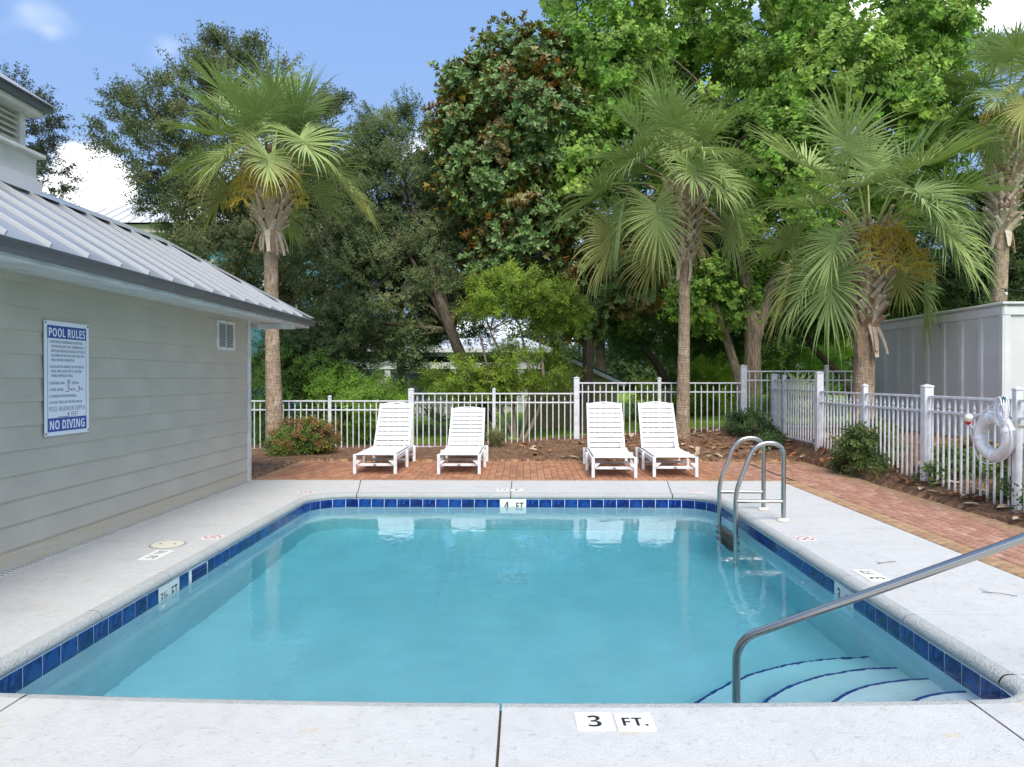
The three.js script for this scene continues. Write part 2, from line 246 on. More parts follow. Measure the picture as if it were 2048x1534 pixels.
// ------------------------------------------------------------------ pool outline
const POOL = { xl: -2.513, xr: 2.224, far: -8.9, near: -3.25, rf: 0.42, rn: 0.2, water: -0.155, tileTop: -0.068 };
const outline = (() => {                              // closed, far-left corner first, going right along the far side
  const P = [], { xl, xr, far, near, rf, rn } = POOL, arc = (cx, cz, r, a0, a1) => { for (let i = 0; i <= 14; i++) { const a = lerp(a0, a1, i / 14); P.push([cx + r * Math.cos(a), cz + r * Math.sin(a)]); } };
  const line = (x0, z0, x1, z1, bow = 0) => { const n = Math.ceil(Math.hypot(x1 - x0, z1 - z0) / 0.06); for (let i = 1; i < n; i++) { const t = i / n; P.push([lerp(x0, x1, t), lerp(z0, z1, t) + bow * 4 * t * (1 - t)]); } };
  arc(xl + rf, far + rf, rf, Math.PI, 1.5 * Math.PI); line(xl + rf, far, xr - rf, far);
  arc(xr - rf, far + rf, rf, 1.5 * Math.PI, 2 * Math.PI); line(xr, far + rf, xr, near - rn);
  arc(xr - rn, near - rn, rn, 0, 0.5 * Math.PI); line(xr - rn, near, xl + rn, near, 0.07);
  arc(xl + rn, near - rn, rn, 0.5 * Math.PI, Math.PI); line(xl, near - rn, xl, far + rf);
  const S = [0]; for (let i = 1; i <= P.length; i++) { const a = P[i - 1], b = P[i % P.length]; S.push(S[i - 1] + Math.hypot(b[0] - a[0], b[1] - a[1])); }
  const total = S[P.length];
  const get = (s) => { s = ((s % total) + total) % total; let i = 0, hi = P.length; while (hi - i > 1) { const m = (i + hi) >> 1; S[m] <= s ? i = m : hi = m; } const t = (s - S[i]) / (S[i + 1] - S[i] || 1), a = P[i], b = P[(i + 1) % P.length]; return [lerp(a[0], b[0], t), lerp(a[1], b[1], t)]; };
  const frame = (s) => { const [x, z] = get(s), a = get(s - 0.03), b = get(s + 0.03), tx = b[0] - a[0], tz = b[1] - a[1], l = Math.hypot(tx, tz); return { x, z, tx: tx / l, tz: tz / l, nx: tz / l, nz: -tx / l }; };   // n points away from the water
  const find = (x, z) => { let best = 0, bd = 1e9; for (let s = 0; s < total; s += 0.01) { const p = get(s), d = Math.hypot(p[0] - x, p[1] - z); if (d < bd) { bd = d; best = s; } } return best; };
  return { total, get, frame, find };
})();
const off = (s, o) => { const f = outline.frame(s); return [f.x + f.nx * o, f.z + f.nz * o]; };
function sweep(s0, s1, profile, step = 0.05, ends = false) {
  const n = Math.max(2, Math.ceil((s1 - s0) / step)), l = [], uv = [], nor = [];
  const rows = []; const pl = [0]; for (let k = 1; k < profile.length; k++) pl.push(pl[k - 1] + Math.hypot(profile[k][0] - profile[k - 1][0], profile[k][1] - profile[k - 1][1]));
  const pn = profile.map((_, k) => { const a = profile[Math.max(k - 1, 0)], b = profile[Math.min(k + 1, profile.length - 1)], dx = b[0] - a[0], dy = b[1] - a[1], q = Math.hypot(dx, dy); return [dy / q, -dx / q]; });
  for (let i = 0; i <= n; i++) { const s = lerp(s0, s1, i / n), f = outline.frame(s); rows.push(profile.map(([o, y], k) => ({ p: [f.x + f.nx * o, y, f.z + f.nz * o], n: [f.nx * pn[k][0], pn[k][1], f.nz * pn[k][0]], uv: [s, pl[k]] }))); }
  const sgn = 1; const pu = (v) => { l.push(...v.p); uv.push(...v.uv); nor.push(v.n[0] * sgn, v.n[1] * sgn, v.n[2] * sgn); };
  for (let i = 0; i < n; i++) for (let k = 0; k < profile.length - 1; k++) { const a = rows[i][k], b = rows[i + 1][k], c = rows[i + 1][k + 1], d = rows[i][k + 1]; [a, d, c, a, c, b].forEach(pu); }
  const g = new THREE.BufferGeometry(); g.setAttribute('position', new THREE.Float32BufferAttribute(l, 3)); g.setAttribute('uv', new THREE.Float32BufferAttribute(uv, 2)); g.setAttribute('normal', new THREE.Float32BufferAttribute(nor, 3));
  // make normals agree with the winding
  const A = V(...l.slice(0, 3)), Bv = V(...l.slice(3, 6)), C = V(...l.slice(6, 9)); if (Bv.sub(A).cross(C.sub(A)).dot(V(...nor.slice(0, 3))) < 0) { for (let i = 0; i < l.length; i += 9) for (let q = 0; q < 3; q++) { [l[i + 3 + q], l[i + 6 + q]] = [l[i + 6 + q], l[i + 3 + q]]; [nor[i + 3 + q], nor[i + 6 + q]] = [nor[i + 6 + q], nor[i + 3 + q]]; } for (let i = 0; i < uv.length; i += 6) for (let q = 0; q < 2; q++) [uv[i + 2 + q], uv[i + 4 + q]] = [uv[i + 4 + q], uv[i + 2 + q]]; g.setAttribute('position', new THREE.Float32BufferAttribute(l, 3)); g.setAttribute('uv', new THREE.Float32BufferAttribute(uv, 2)); g.setAttribute('normal', new THREE.Float32BufferAttribute(nor, 3)); }
  return g;
}

// ------------------------------------------------------------------ deck slabs with rounded coping
const deck = settingGroup('pool_deck', 'pale textured concrete deck with rounded coping round the pool', 'pool deck');
{
  const nose = [[0.07, 0], [0.035, -0.0005], [0.015, -0.006], [0.002, -0.018], [-0.008, -0.036], [-0.006, -0.054], [0.004, -0.066], [0.03, -0.068]];
  const inner = (s0, s1) => { const n = Math.max(2, Math.ceil((s1 - s0) / 0.05)), r = []; for (let i = 0; i <= n; i++) r.push(off(lerp(s0, s1, i / n), 0.07)); return r; };
  const slab = (sA, sB, outer, gA, gB) => {            // outline from sA to sB, then outer points back to the start; gA, gB: half joint widths
    if (sB < sA) sB += outline.total;
    const pts = [...inner(sA + gA, sB - gB), ...outer];
    const o = mesh('deck_slab', plate(pts, -0.09, 0), mat.deck, deck);
    mesh('coping', sweep(sA + gA, sB - gB, nose, 0.04), mat.coping, o);
  };
  const { x0, x1, far, near } = DECK, f = outline.find, w = 0.0055, t = 0.002;
  const rows = [3.5, 4.38, 5.24, 6.06, 6.88, 7.68, 8.46], half = (i) => (i === 0 ? w : t);
  for (let i = 0; i < rows.length - 1; i++) {          // left and right columns
    const a = rows[i], b = rows[i + 1], ga = half(i), gb = half(i + 1);
    slab(f(POOL.xl, -a), f(POOL.xl, -b), [[x0, -b + gb], [x0, -a - ga]], ga, gb);
    slab(f(POOL.xr, -b), f(POOL.xr, -a), [[x1, -a - ga], [x1, -b + gb]], gb, ga);
  }
  slab(f(POOL.xl, -8.46), f(-2.0, POOL.far), [[-2.2 - w, far], [x0, far], [x0, -8.46 - t]], t, w);
  slab(f(-2.0, POOL.far), f(-0.155, POOL.far), [[-0.155 - w, far], [-2.2 + w, far]], w, w);
  slab(f(-0.155, POOL.far), f(1.78, POOL.far), [[1.93 - w, far], [-0.155 + w, far]], w, w);
  slab(f(1.78, POOL.far), f(POOL.xr, -8.46), [[x1, -8.46 - t], [x1, far], [1.93 + w, far]], w, t);
  slab(f(POOL.xr, -3.5), f(1.9, POOL.near), [[1.9 + w, near], [x1, near], [x1, -3.5 + w]], w, w);
  slab(f(1.9, POOL.near), f(-0.094, POOL.near + 0.07), [[-0.094 + w, near], [1.9 - w, near]], w, w);
  slab(f(-0.094, POOL.near + 0.07), f(-2.16, POOL.near), [[-2.16 + w, near], [-0.094 - w, near]], w, w);
  slab(f(-2.16, POOL.near), f(POOL.xl, -3.5), [[x0, -3.5 + w], [x0, near], [-2.16 - w, near]], w, w);
  const base = sweep(0, outline.total, [[0.05, -0.03], [0.05, -0.085]]); mesh('joint_filler', base, mat.sand, deck);
  const ring = [[x0 + 0.01, near], [x1 - 0.01, near], [x1 - 0.01, far + 0.01], [x0 + 0.01, far + 0.01]], sh = new THREE.Shape(ring.map(([x, z]) => new THREE.Vector2(x, -z))), hole = new THREE.Path(); for (let i = 0; i < 160; i++) { const [x, z] = off(outline.total * i / 160, 0.06); i ? hole.lineTo(x, -z) : hole.moveTo(x, -z); } sh.holes.push(hole);
  const g = new THREE.ShapeGeometry(sh); g.rotateX(-Math.PI / 2); g.translate(0, -0.02, 0); mesh('joint_bed', uvm(g), mat.sand, deck);
}

// ------------------------------------------------------------------ pool shell, tiles, steps and water
const pool = settingGroup('pool_shell', 'pale blue plaster pool basin with a band of dark blue waterline tiles', 'swimming pool');
const floorY = (z) => lerp(-1.12, -1.42, smooth(3.6, 7.6, -z));
{
  mesh('wall_plaster', sweep(0, outline.total, [[0.0015, -0.066], [0.0015, -0.222], [0, -0.226], [0, -1.2], [-0.02, -1.32], [-0.02, -1.6]], 0.06), mat.plaster, pool);
  const l = []; for (let i = 0; i < 24; i++) for (let j = 0; j < 40; j++) { const P = (a, b) => { const x = lerp(-2.6, 2.3, a / 24), z = lerp(-9, -3.1, b / 40); return [x, floorY(z), z]; }; l.push(...P(i, j), ...P(i, j + 1), ...P(i + 1, j + 1), ...P(i, j), ...P(i + 1, j + 1), ...P(i + 1, j)); }
  mesh('floor_plaster', tris(l), mat.plaster, pool);
  // waterline tiles, one by one; the depth is printed on white ones
  const R = rng(5), n = Math.round(outline.total / 0.1545), pitch = outline.total / n, geo = B(pitch - 0.0055, 0.15, 0.012, 0.0025);
  const skip = [[-0.26, POOL.far, mark.four, 0.152], [-0.105, POOL.far, mark.ft, 0.152], [POOL.xl, -5.17, mark.half, 0.152], [POOL.xl, -5.325, mark.ft, 0.152], [POOL.xr, -5.3, mark.three, 0.152], [POOL.xr, -5.145, mark.ft, 0.152]];
  const white = skip.map(([x, z, m]) => [outline.find(x, z), { m }]);
  const skimmer = outline.find(POOL.xl, -5.72);
  for (let i = 0; i < n; i++) {
    const s = (i + 0.5) * pitch, f = outline.frame(s);
    if (Math.abs(s - skimmer) < 0.16) continue;
    const near = white.map(([q, m]) => [Math.abs(q - s), m]).sort((a, b) => a[0] - b[0])[0];
    let o; if (near[0] < pitch * 0.51 && !near[1].used) { near[1].used = true; o = facePlate(pitch - 0.003, 0.15, 0.012, near[1].m, mat.grout); o.name = 'depth_tile'; pool.add(o); } else o = mesh('waterline_tile', geo, mat.tile[Math.floor(R() * 4)], pool);
    const g0 = outline.frame(s - pitch / 2), g1 = outline.frame(s + pitch / 2), bend = Math.hypot(g1.nx - g0.nx, g1.nz - g0.nz), inset = 0.005 - bend * pitch / 8 * 1.15; o.position.set(f.x + f.nx * inset, POOL.tileTop - 0.077, f.z + f.nz * inset); o.rotation.y = Math.atan2(-f.nx, -f.nz);
  }
  // skimmer mouth in the left wall: dark box with a flap
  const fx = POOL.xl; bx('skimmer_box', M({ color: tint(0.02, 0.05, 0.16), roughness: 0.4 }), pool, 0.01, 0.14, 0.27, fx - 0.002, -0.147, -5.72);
  for (const s of [-1, 1]) bx('skimmer_frame', mat.grout, pool, 0.02, 0.15, 0.008, fx - 0.004, -0.147, -5.72 + s * 0.144);
  for (let k = 0; k < 3; k++) bx('skimmer_louver', mat.tile[1], pool, 0.012, 0.006, 0.27, fx + 0.004, -0.1 - k * 0.035, -5.72);
  // return fittings
  for (const [x, z, y] of [[POOL.xl, -5.15, -0.36], [POOL.xl, -6.25, -0.33], [POOL.xr, -5.75, -0.36], [POOL.xr, -5.95, -0.5]]) { const g = new THREE.CylinderGeometry(0.03, 0.034, 0.02, 20); g.rotateZ(Math.PI / 2); at(mesh('return_fitting', g, mat.plastic, pool), x + (x < 0 ? 0.008 : -0.008), y, z); }
  // main drain on the floor
  { const o = bx('drain_cover', mat.plastic, pool, 0.3, 0.012, 0.3, -0.1, floorY(-7) + 0.008, -7); for (let k = 0; k < 7; k++) bx('drain_slot', mat.grout, o, 0.24, 0.004, 0.014, 0, 0.006, -0.12 + k * 0.04); }
  // curved entry steps in the near right corner, each with a strip of blue trim tiles
  const cx = POOL.xr + 0.01, cz = POOL.near + 0.04;
  [[1.62, -0.93], [1.25, -0.70], [0.90, -0.48], [0.56, -0.27]].forEach(([r, y]) => {
    const pts = [[cx, cz]], N = 12; for (let i = 0; i <= N; i++) { const a = Math.PI + i / N * Math.PI / 2; pts.push([cx + r * Math.cos(a), cz + r * Math.sin(a)]); }
    const step = mesh('entry_step', plate(pts, -1.5, y), mat.plaster, pool);
    for (let i = 0; i < N; i++) { const a0 = Math.PI + (i + 0.02) / N * Math.PI / 2, a1 = Math.PI + (i + 0.98) / N * Math.PI / 2, q = (rr, a) => [cx + rr * Math.cos(a), cz + rr * Math.sin(a)]; mesh('trim_tile', plate([q(r + 0.004, a0), q(r + 0.004, a1), q(r - 0.014, a1), q(r - 0.014, a0)], y - 0.016, y + 0.004), mat.trim, step); }
  });
}
{
  const top = [], bot = [], N = 200; for (let i = 0; i < N; i++) top.push(off(outline.total * i / N, 0.004));
  const g = plate(top, -1.7, POOL.water); const m = new THREE.MeshPhysicalMaterial({ color: tint(1, 1, 1), roughness: 0.0, transmission: 1, thickness: 1, ior: 1.333, attenuationColor: tint(0.38, 0.80, 0.87), attenuationDistance: 2.3, bumpMap: rep(rippleB, 0.45, 0.45), bumpScale: 0.0019 });
  setting('pool_water', g, m, 'clear turquoise water with slight ripples filling the pool', 'water');
}

// markers laid into the deck
function deckTile(face, x, z, turn, label, group) { const o = facePlate(0.15, 0.15, 0.012, face, mat.grout); o.name = numbered('deck_marker_tile'); scene.add(o); o.rotation.order = 'YXZ'; o.rotation.set(-Math.PI / 2, turn, 0); o.position.set(x, -0.0015, z); o.userData = { label, category: 'marker tile' }; if (group) o.userData.group = group; }
deckTile(mark.three, 0.285, -2.985, 0.02, 'white deck tile reading 3 beside the FT. tile'); deckTile(mark.ftDot, 0.445, -2.982, 0.02, 'white deck tile reading FT. with a full stop');
deckTile(mark.half, -2.86, -5.83, -Math.PI / 2, 'white deck tile reading 3½ near the skimmer lid'); deckTile(mark.ft, -2.86, -5.675, -Math.PI / 2, 'white deck tile reading FT beside the 3½ deck tile');
deckTile(mark.three, 2.43, -5.15, Math.PI / 2, 'white deck tile reading 3 by the pool side with the ladder'); deckTile(mark.ft, 2.43, -5.305, Math.PI / 2, 'white deck tile reading FT by the pool side with the ladder');
deckTile(mark.four, -0.08, -9.17, Math.PI, 'white deck tile reading 4 facing the sun loungers'); deckTile(mark.ft, -0.26, -9.17, Math.PI, 'white deck tile reading FT beside the 4 tile');
const nd = 'no diving symbols set in the deck';
deckTile(mark.noDive, -2.69, -6.4, -Math.PI / 2, 'red no diving symbol tile beside the skimmer lid', nd); deckTile(mark.noDive, -2.62, -8.92, -2.3, 'red no diving symbol tile at the pool corner towards the house', nd); deckTile(mark.noDive, 2.1, -9.1, Math.PI, 'red no diving symbol tile at the pool corner towards the ladder', nd); deckTile(mark.noDive, 2.42, -6.42, Math.PI / 2, 'red no diving symbol tile between ladder and FT tile', nd);
{ const lid = thing('skimmer_lid', 'round cream skimmer lid with two finger holes set in the deck', 'skimmer lid', [-2.95, 0, -6.12]); mesh('rim', new THREE.CylinderGeometry(0.145, 0.145, 0.004, 48), mat.coping, lid); at(mesh('cover', new THREE.CylinderGeometry(0.125, 0.128, 0.008, 48), mat.cream, lid), 0, 0.002, 0); for (const s of [-1, 1]) at(mesh('finger_hole', new THREE.CylinderGeometry(0.012, 0.012, 0.004, 16), mat.dark, lid), s * 0.06, 0.005, 0); }
{ const dr = thing('strip_drain', 'narrow white slotted drain along the foot of the siding wall', 'drain', [-3.66, 0, 0]); bx('channel', mat.white, dr, 0.07, 0.05, 13, 0, -0.026, -3.5); const R = rng(8); for (let i = 0; i < 120; i++) bx('slot', mat.sand, dr, 0.05, 0.004, 0.008, 0, -0.0015, -9.9 + i * 0.05); }

// ------------------------------------------------------------------ brick paving
{
  const bricks = [], R = rng(11), put = (x, z, w, d, set, turn = 0) => bricks.push({ x, z, w, d, set, turn });
  const L = 0.2, W = 0.1, J = 0.004;
  for (let i = 0; i * W < 7.12; i++) { const x = -3.6 + W / 2 + i * W; let z = -10.15 - (i % 2 ? 0 : L / 2); if (i % 2 === 0) put(x, -10.15 - L / 4 + 0.0, W - J, L / 2 - J, 'orangeBrick'); while (z > -12.2) { put(x, z - L / 2, W - J, L - J, x > 3 ? 'pinkBrick' : 'orangeBrick'); z -= L; } }
  for (let i = 0; i < 36; i++) put(-3.7 + 0.1 + i * 0.2, -10.09, L - J, W - J, 'tanBrick');
  for (let i = 0; i < 42; i++) put(-3.7 + 0.1 + i * 0.2, -12.31, L - J, W - J, 'tanBrick');
  for (let i = 0; i < 21; i++) put(-3.65, -10.2 - i * 0.1, W - J, W - J, 'tanBrick');
  for (let i = 0; i < 112; i++) { const z = -1.2 - i * W; if (z > -10.03) put(3.555, z, L - J, W - J, 'tanBrick'); put(4.53, z, L - J, W - J, 'tanBrick'); }
  for (let i = 0; i < 8; i++) { const x = 3.66 + W / 2 + i * 0.0965; let z = -1.2 + (i % 2) * L / 2; while (z > -12.3) { if (z - L > -12.26) put(x, z - L / 2, 0.0965 - J, L - J, 'pinkBrick'); z -= L; } }
  const walk = settingGroup('brick_paving', 'red brick patio and path edged with tan bricks', 'brick paving');
  mesh('sand_bed', plate([[-3.7, -10.03], [3.44, -10.03], [3.44, 3], [4.63, 3], [4.63, -12.36], [-3.7, -12.36]], -0.1, -0.008), mat.sand, walk);
  const inView = (b) => { const d = -b.z; return d > 2.2 && Math.abs(b.x) / d < 0.68 && !(Math.abs(b.x) / d > 0.675); };
  bricks.forEach((b) => { b.seen = inView(b) ? b.d * b.w / (b.z * b.z * -b.z) : 0; });
  bricks.sort((p, q) => q.seen - p.seen);
  const rest = {};
  bricks.forEach((b, i) => {
    const m = mat[b.set][Math.floor(R() * mat[b.set].length)], y = -0.03 + (R() - 0.5) * 0.004, g = B(b.w, 0.06, b.d, 0.004), rx = (R() - 0.5) * 0.012, rz = (R() - 0.5) * 0.02;
    if (i < 300) at(mesh('brick', g, m, walk), b.x, y, b.z, rx, 0, rz);
    else { const c = g.clone(); c.applyMatrix4(new THREE.Matrix4().makeRotationFromEuler(new THREE.Euler(rx, 0, rz)).setPosition(b.x, y, b.z)); (rest[m.uuid] ??= { m, l: [] }).l.push(c); }
  });
  for (const { m, l } of Object.values(rest)) mesh('far_bricks', mergeGeometries(l), m, walk).userData.kind = 'stuff';
}

// ------------------------------------------------------------------ pool house
const WX = -3.7, END = -9.98, EAVE = 2.15;
const house = thing('pool_house', 'beige lap-sided pool house with grey standing seam metal roof', 'building', [0, 0, 0]);
{
  const R = rng(21), step = 0.1767, back = 2.6, sidings = [1.0, 1.0, 1.0].map((k) => { const m = mat.siding.clone(); m.color.multiplyScalar(k); return m; });
  const splashed = mat.siding.clone(); splashed.map = rep(stainT, 0.6, 3); const core = mesh('wall', plate([[WX - 0.03, back], [WX - 0.03, END + 0.02], [-5.1, END + 0.02], [-5.1, back]], -0.05, 2.2), mat.siding, house);
  const rows = [0]; for (let k = -7; k <= 4; k++) rows.push(1.38 + k * step);
  rows.push(2.2);
  rows.forEach((y, i) => { if (i === rows.length - 1) return; const h = Math.min(rows[i + 1] - y + 0.02, 0.197); let z = END + 0.09; const first = 1.6 + R() * 4.2; let len = first;
    while (z < back - 0.05) { const e = Math.min(z + len, back); const b = mesh('siding_board', B(0.015, h, e - z - 0.0008, 0.0008), i ? sidings[Math.floor(R() * 3)] : splashed, house); at(b, WX - 0.003, y + h / 2, (z + e) / 2, 0, 0, 0.078); z = e; len = 4.9; } });
  bx('corner_trim', mat.white, house, 0.024, 2.2, 0.09, WX + 0.012, 1.1, END + 0.045); bx('corner_trim', mat.white, house, 0.11, 2.2, 0.022, WX - 0.031, 1.1, END - 0.011);
  // louvred vent
  const vent = at(mesh('vent', B(0.012, 0.36, 0.52), mat.white, house), WX + 0.004, 1.905, -9.16); for (const s of [-1, 1]) { bx('vent_frame', mat.plastic, vent, 0.03, 0.36, 0.035, 0.012, 0, s * 0.245); bx('vent_frame', mat.plastic, vent, 0.03, 0.035, 0.46, 0.012, s * 0.163, 0); } bx('vent_frame', mat.plastic, vent, 0.028, 0.29, 0.012, 0.012, 0, 0); bx('recess_shade_panel', mat.gutter, vent, 0.006, 0.3, 0.46, 0.008, 0, 0); for (let k = 0; k < 15; k++) at(bx('vent_slat', mat.white, vent, 0.022, 0.004, 0.46, 0.014, -0.137 + k * 0.0195, 0), 0.014, -0.137 + k * 0.0195, 0, 0, 0, -0.6);  // dark grey panel behind the slats paints in the shade of the vent opening
  // eaves
  const eaveX = -3.09, ze = -10.62, zb = 3;
  mesh('soffit', quadGeo([[WX - 0.02, EAVE + 0.005, zb], [eaveX, 2.105, zb], [eaveX, 2.105, ze], [WX - 0.02, EAVE + 0.005, ze]], [[WX - 0.02, EAVE + 0.005, END], [WX - 0.02, EAVE + 0.005, ze], [-5.2, EAVE + 0.005, ze], [-5.2, EAVE + 0.005, END]]), mat.soffit, house);
  bx('fascia', mat.soffit, house, 0.025, 0.10, zb - ze, eaveX + 0.0125, 2.145, (zb + ze) / 2, 0.004); bx('fascia', mat.soffit, house, 2.2, 0.10, 0.025, eaveX - 1.1, 2.145, ze - 0.0125, 0.004);
  bx('eave_beam', mat.white, house, 0.5, 0.075, 0.05, -3.36, 2.085, END - 0.1); mesh('bracket', plate([[0, 0], [0.10, 0], [0, 0.10]], 0, 0.03).rotateX(-Math.PI / 2).translate(WX + 0.26, 2.05, END - 0.12), mat.white, house);
  // gutter: a moulded trough in two lengths
  const gp = [[0, 2.125], [0.05, 2.122], [0.075, 2.14], [0.088, 2.17], [0.112, 2.178], [0.112, 2.192], [0.104, 2.192], [0.10, 2.185], [0.08, 2.18]];
  for (const [a, b] of [[ze, -9.05], [-9.045, -6.3], [-6.295, -3.2], [-3.195, zb]]) { const l = []; for (let k = 0; k < gp.length - 1; k++) { const [o0, y0] = gp[k], [o1, y1] = gp[k + 1]; const p = (o, y, z) => [eaveX + 0.026 + o, y, z]; l.push(...p(o0, y0, a), ...p(o0, y0, b), ...p(o1, y1, b), ...p(o0, y0, a), ...p(o1, y1, b), ...p(o1, y1, a)); } mesh('gutter', tris(l), mat.gutter, house); }
  mesh('gutter_end', plate(gp.map(([o, y]) => [o, y]).concat([[0, 2.19]]), 0, 0.004).rotateX(-Math.PI / 2).scale(1, -1, 1).translate(eaveX + 0.026, 0, ze), mat.gutter, house);
  // metal roof: panels between standing seams
  const rx = -4.38, ex = -3.0, s = 0.6, ey = 2.205, zr = -9.0, yAt = (x) => ey + (ex - x) * s, p0 = 4.708 - 0.4147 * 19, topX = (d) => (d <= -zr ? rx : lerp(rx, ex, (d + zr) / (-ze + zr)));
  const ang = Math.atan(s);
  for (let k = 0; ; k++) {
    const d = p0 + k * 0.4147; if (d > -ze) break; const d1 = Math.min(d + 0.4147, -ze - 0.001);
    const a = [ex, ey, -d], b = [ex, ey, -d1], c = [topX(d1), yAt(topX(d1)), -d1], e = [topX(d), yAt(topX(d)), -d], l = [];
    const kink = d < -zr && d1 > -zr ? [rx, yAt(rx), zr] : null;
    l.push(...a, ...b, ...c, ...a, ...c, ...(kink ?? e)); if (kink) l.push(...a, ...kink, ...e);
    mesh('roof_panel', tris(l), mat.roof, house);
    const tx = topX(d); if (ex - tx > 0.1) { const o = beam('standing_seam', mat.roofSeam, house, [ex - 0.01, ey + 0.018, -d], [tx + 0.05, yAt(tx + 0.05) + 0.014, -d], 0.014, 0.034, 0.003); }
  }
  mesh('back_roof', quadGeo([[rx, yAt(rx), 3], [rx, yAt(rx), zr], [2 * rx - ex, ey, ze], [2 * rx - ex, ey, 3]], [[rx, yAt(rx), zr], [ex, ey, ze], [2 * rx - ex, ey, ze], [2 * rx - ex, ey, ze]]), mat.roof, house);
  const capY = yAt(rx) + 0.046;
  mesh('ridge_cap', quadGeo([[rx + 0.13, capY - 0.092, 3], [rx + 0.13, capY - 0.092, zr + 0.02], [rx, capY, zr], [rx, capY, 3]], [[rx, capY, 3], [rx, capY, zr], [rx - 0.13, capY - 0.072, zr], [rx - 0.13, capY - 0.072, 3]]), mat.roofSeam, house);
  mesh('hip_cap', quadGeo([[rx + 0.12, capY - 0.086, zr + 0.03], [ex - 0.01, ey + 0.022, ze + 0.16], [ex + 0.01, ey + 0.032, ze], [rx, capY, zr]], [[rx, capY, zr], [ex + 0.01, ey + 0.032, ze], [ex - 0.14, ey + 0.02, ze - 0.01], [rx - 0.1, capY - 0.06, zr - 0.03]]), mat.roofSeam, house);
}
{ // louvred cupola on the ridge
  const c = thing('roof_cupola', 'white louvred cupola with metal cap on the pool house ridge', 'cupola', [-4.75, 0, -5.9]);
  const dirty = M({ color: tint(0.66, 0.66, 0.60), map: rep(grainT, 0.8), roughness: 0.7 });
  bx('flashing', mat.greyWall, c, 0.86, 0.75, 1.48, 0, 2.76, 0); bx('base', dirty, c, 0.8, 0.5, 1.4, 0, 3.1, 0); bx('ledge', dirty, c, 0.92, 0.035, 1.5, 0, 3.36, 0, 0.006);
  const h = 0.34, y0 = 3.378; for (const sx of [-1, 1]) for (const sz of [-1, 1]) bx('corner_post', dirty, c, 0.07, h, 0.07, sx * 0.30, y0 + h / 2, sz * 0.62);
  bx('inner_box', dirty, c, 0.30, h - 0.02, 0.95, 0, y0 + h / 2, 0); const sl = M({ color: tint(0.60, 0.57, 0.48), roughness: 0.75 });
  for (let k = 0; k < 6; k++) { at(mesh('louver_slat', B(0.07, 0.008, 1.18), sl, c), 0.29, y0 + 0.04 + k * 0.053, 0, 0, 0, -0.7); at(mesh('louver_slat', B(0.52, 0.008, 0.07), sl, c), 0, y0 + 0.04 + k * 0.053, -0.61, -0.7, 0, 0); }
  bx('soffit', dirty, c, 0.86, 0.05, 1.5, 0, y0 + h + 0.025, 0); bx('eave_trim', mat.gutter, c, 0.98, 0.05, 1.62, 0, y0 + h + 0.075, 0, 0.006);
  const y1 = y0 + h + 0.102, a = [-0.52, y1, 0.84], b = [0.52, y1, 0.84], d = [0.52, y1, -0.84], e = [-0.52, y1, -0.84], f = [0, y1 + 0.36, 0.3], g = [0, y1 + 0.36, -0.3]; mesh('cap_roof', quadGeo([a, b, f, f], [b, d, g, f], [d, e, g, g], [e, a, f, g], [a, e, d, b]), mat.roof, c);
}
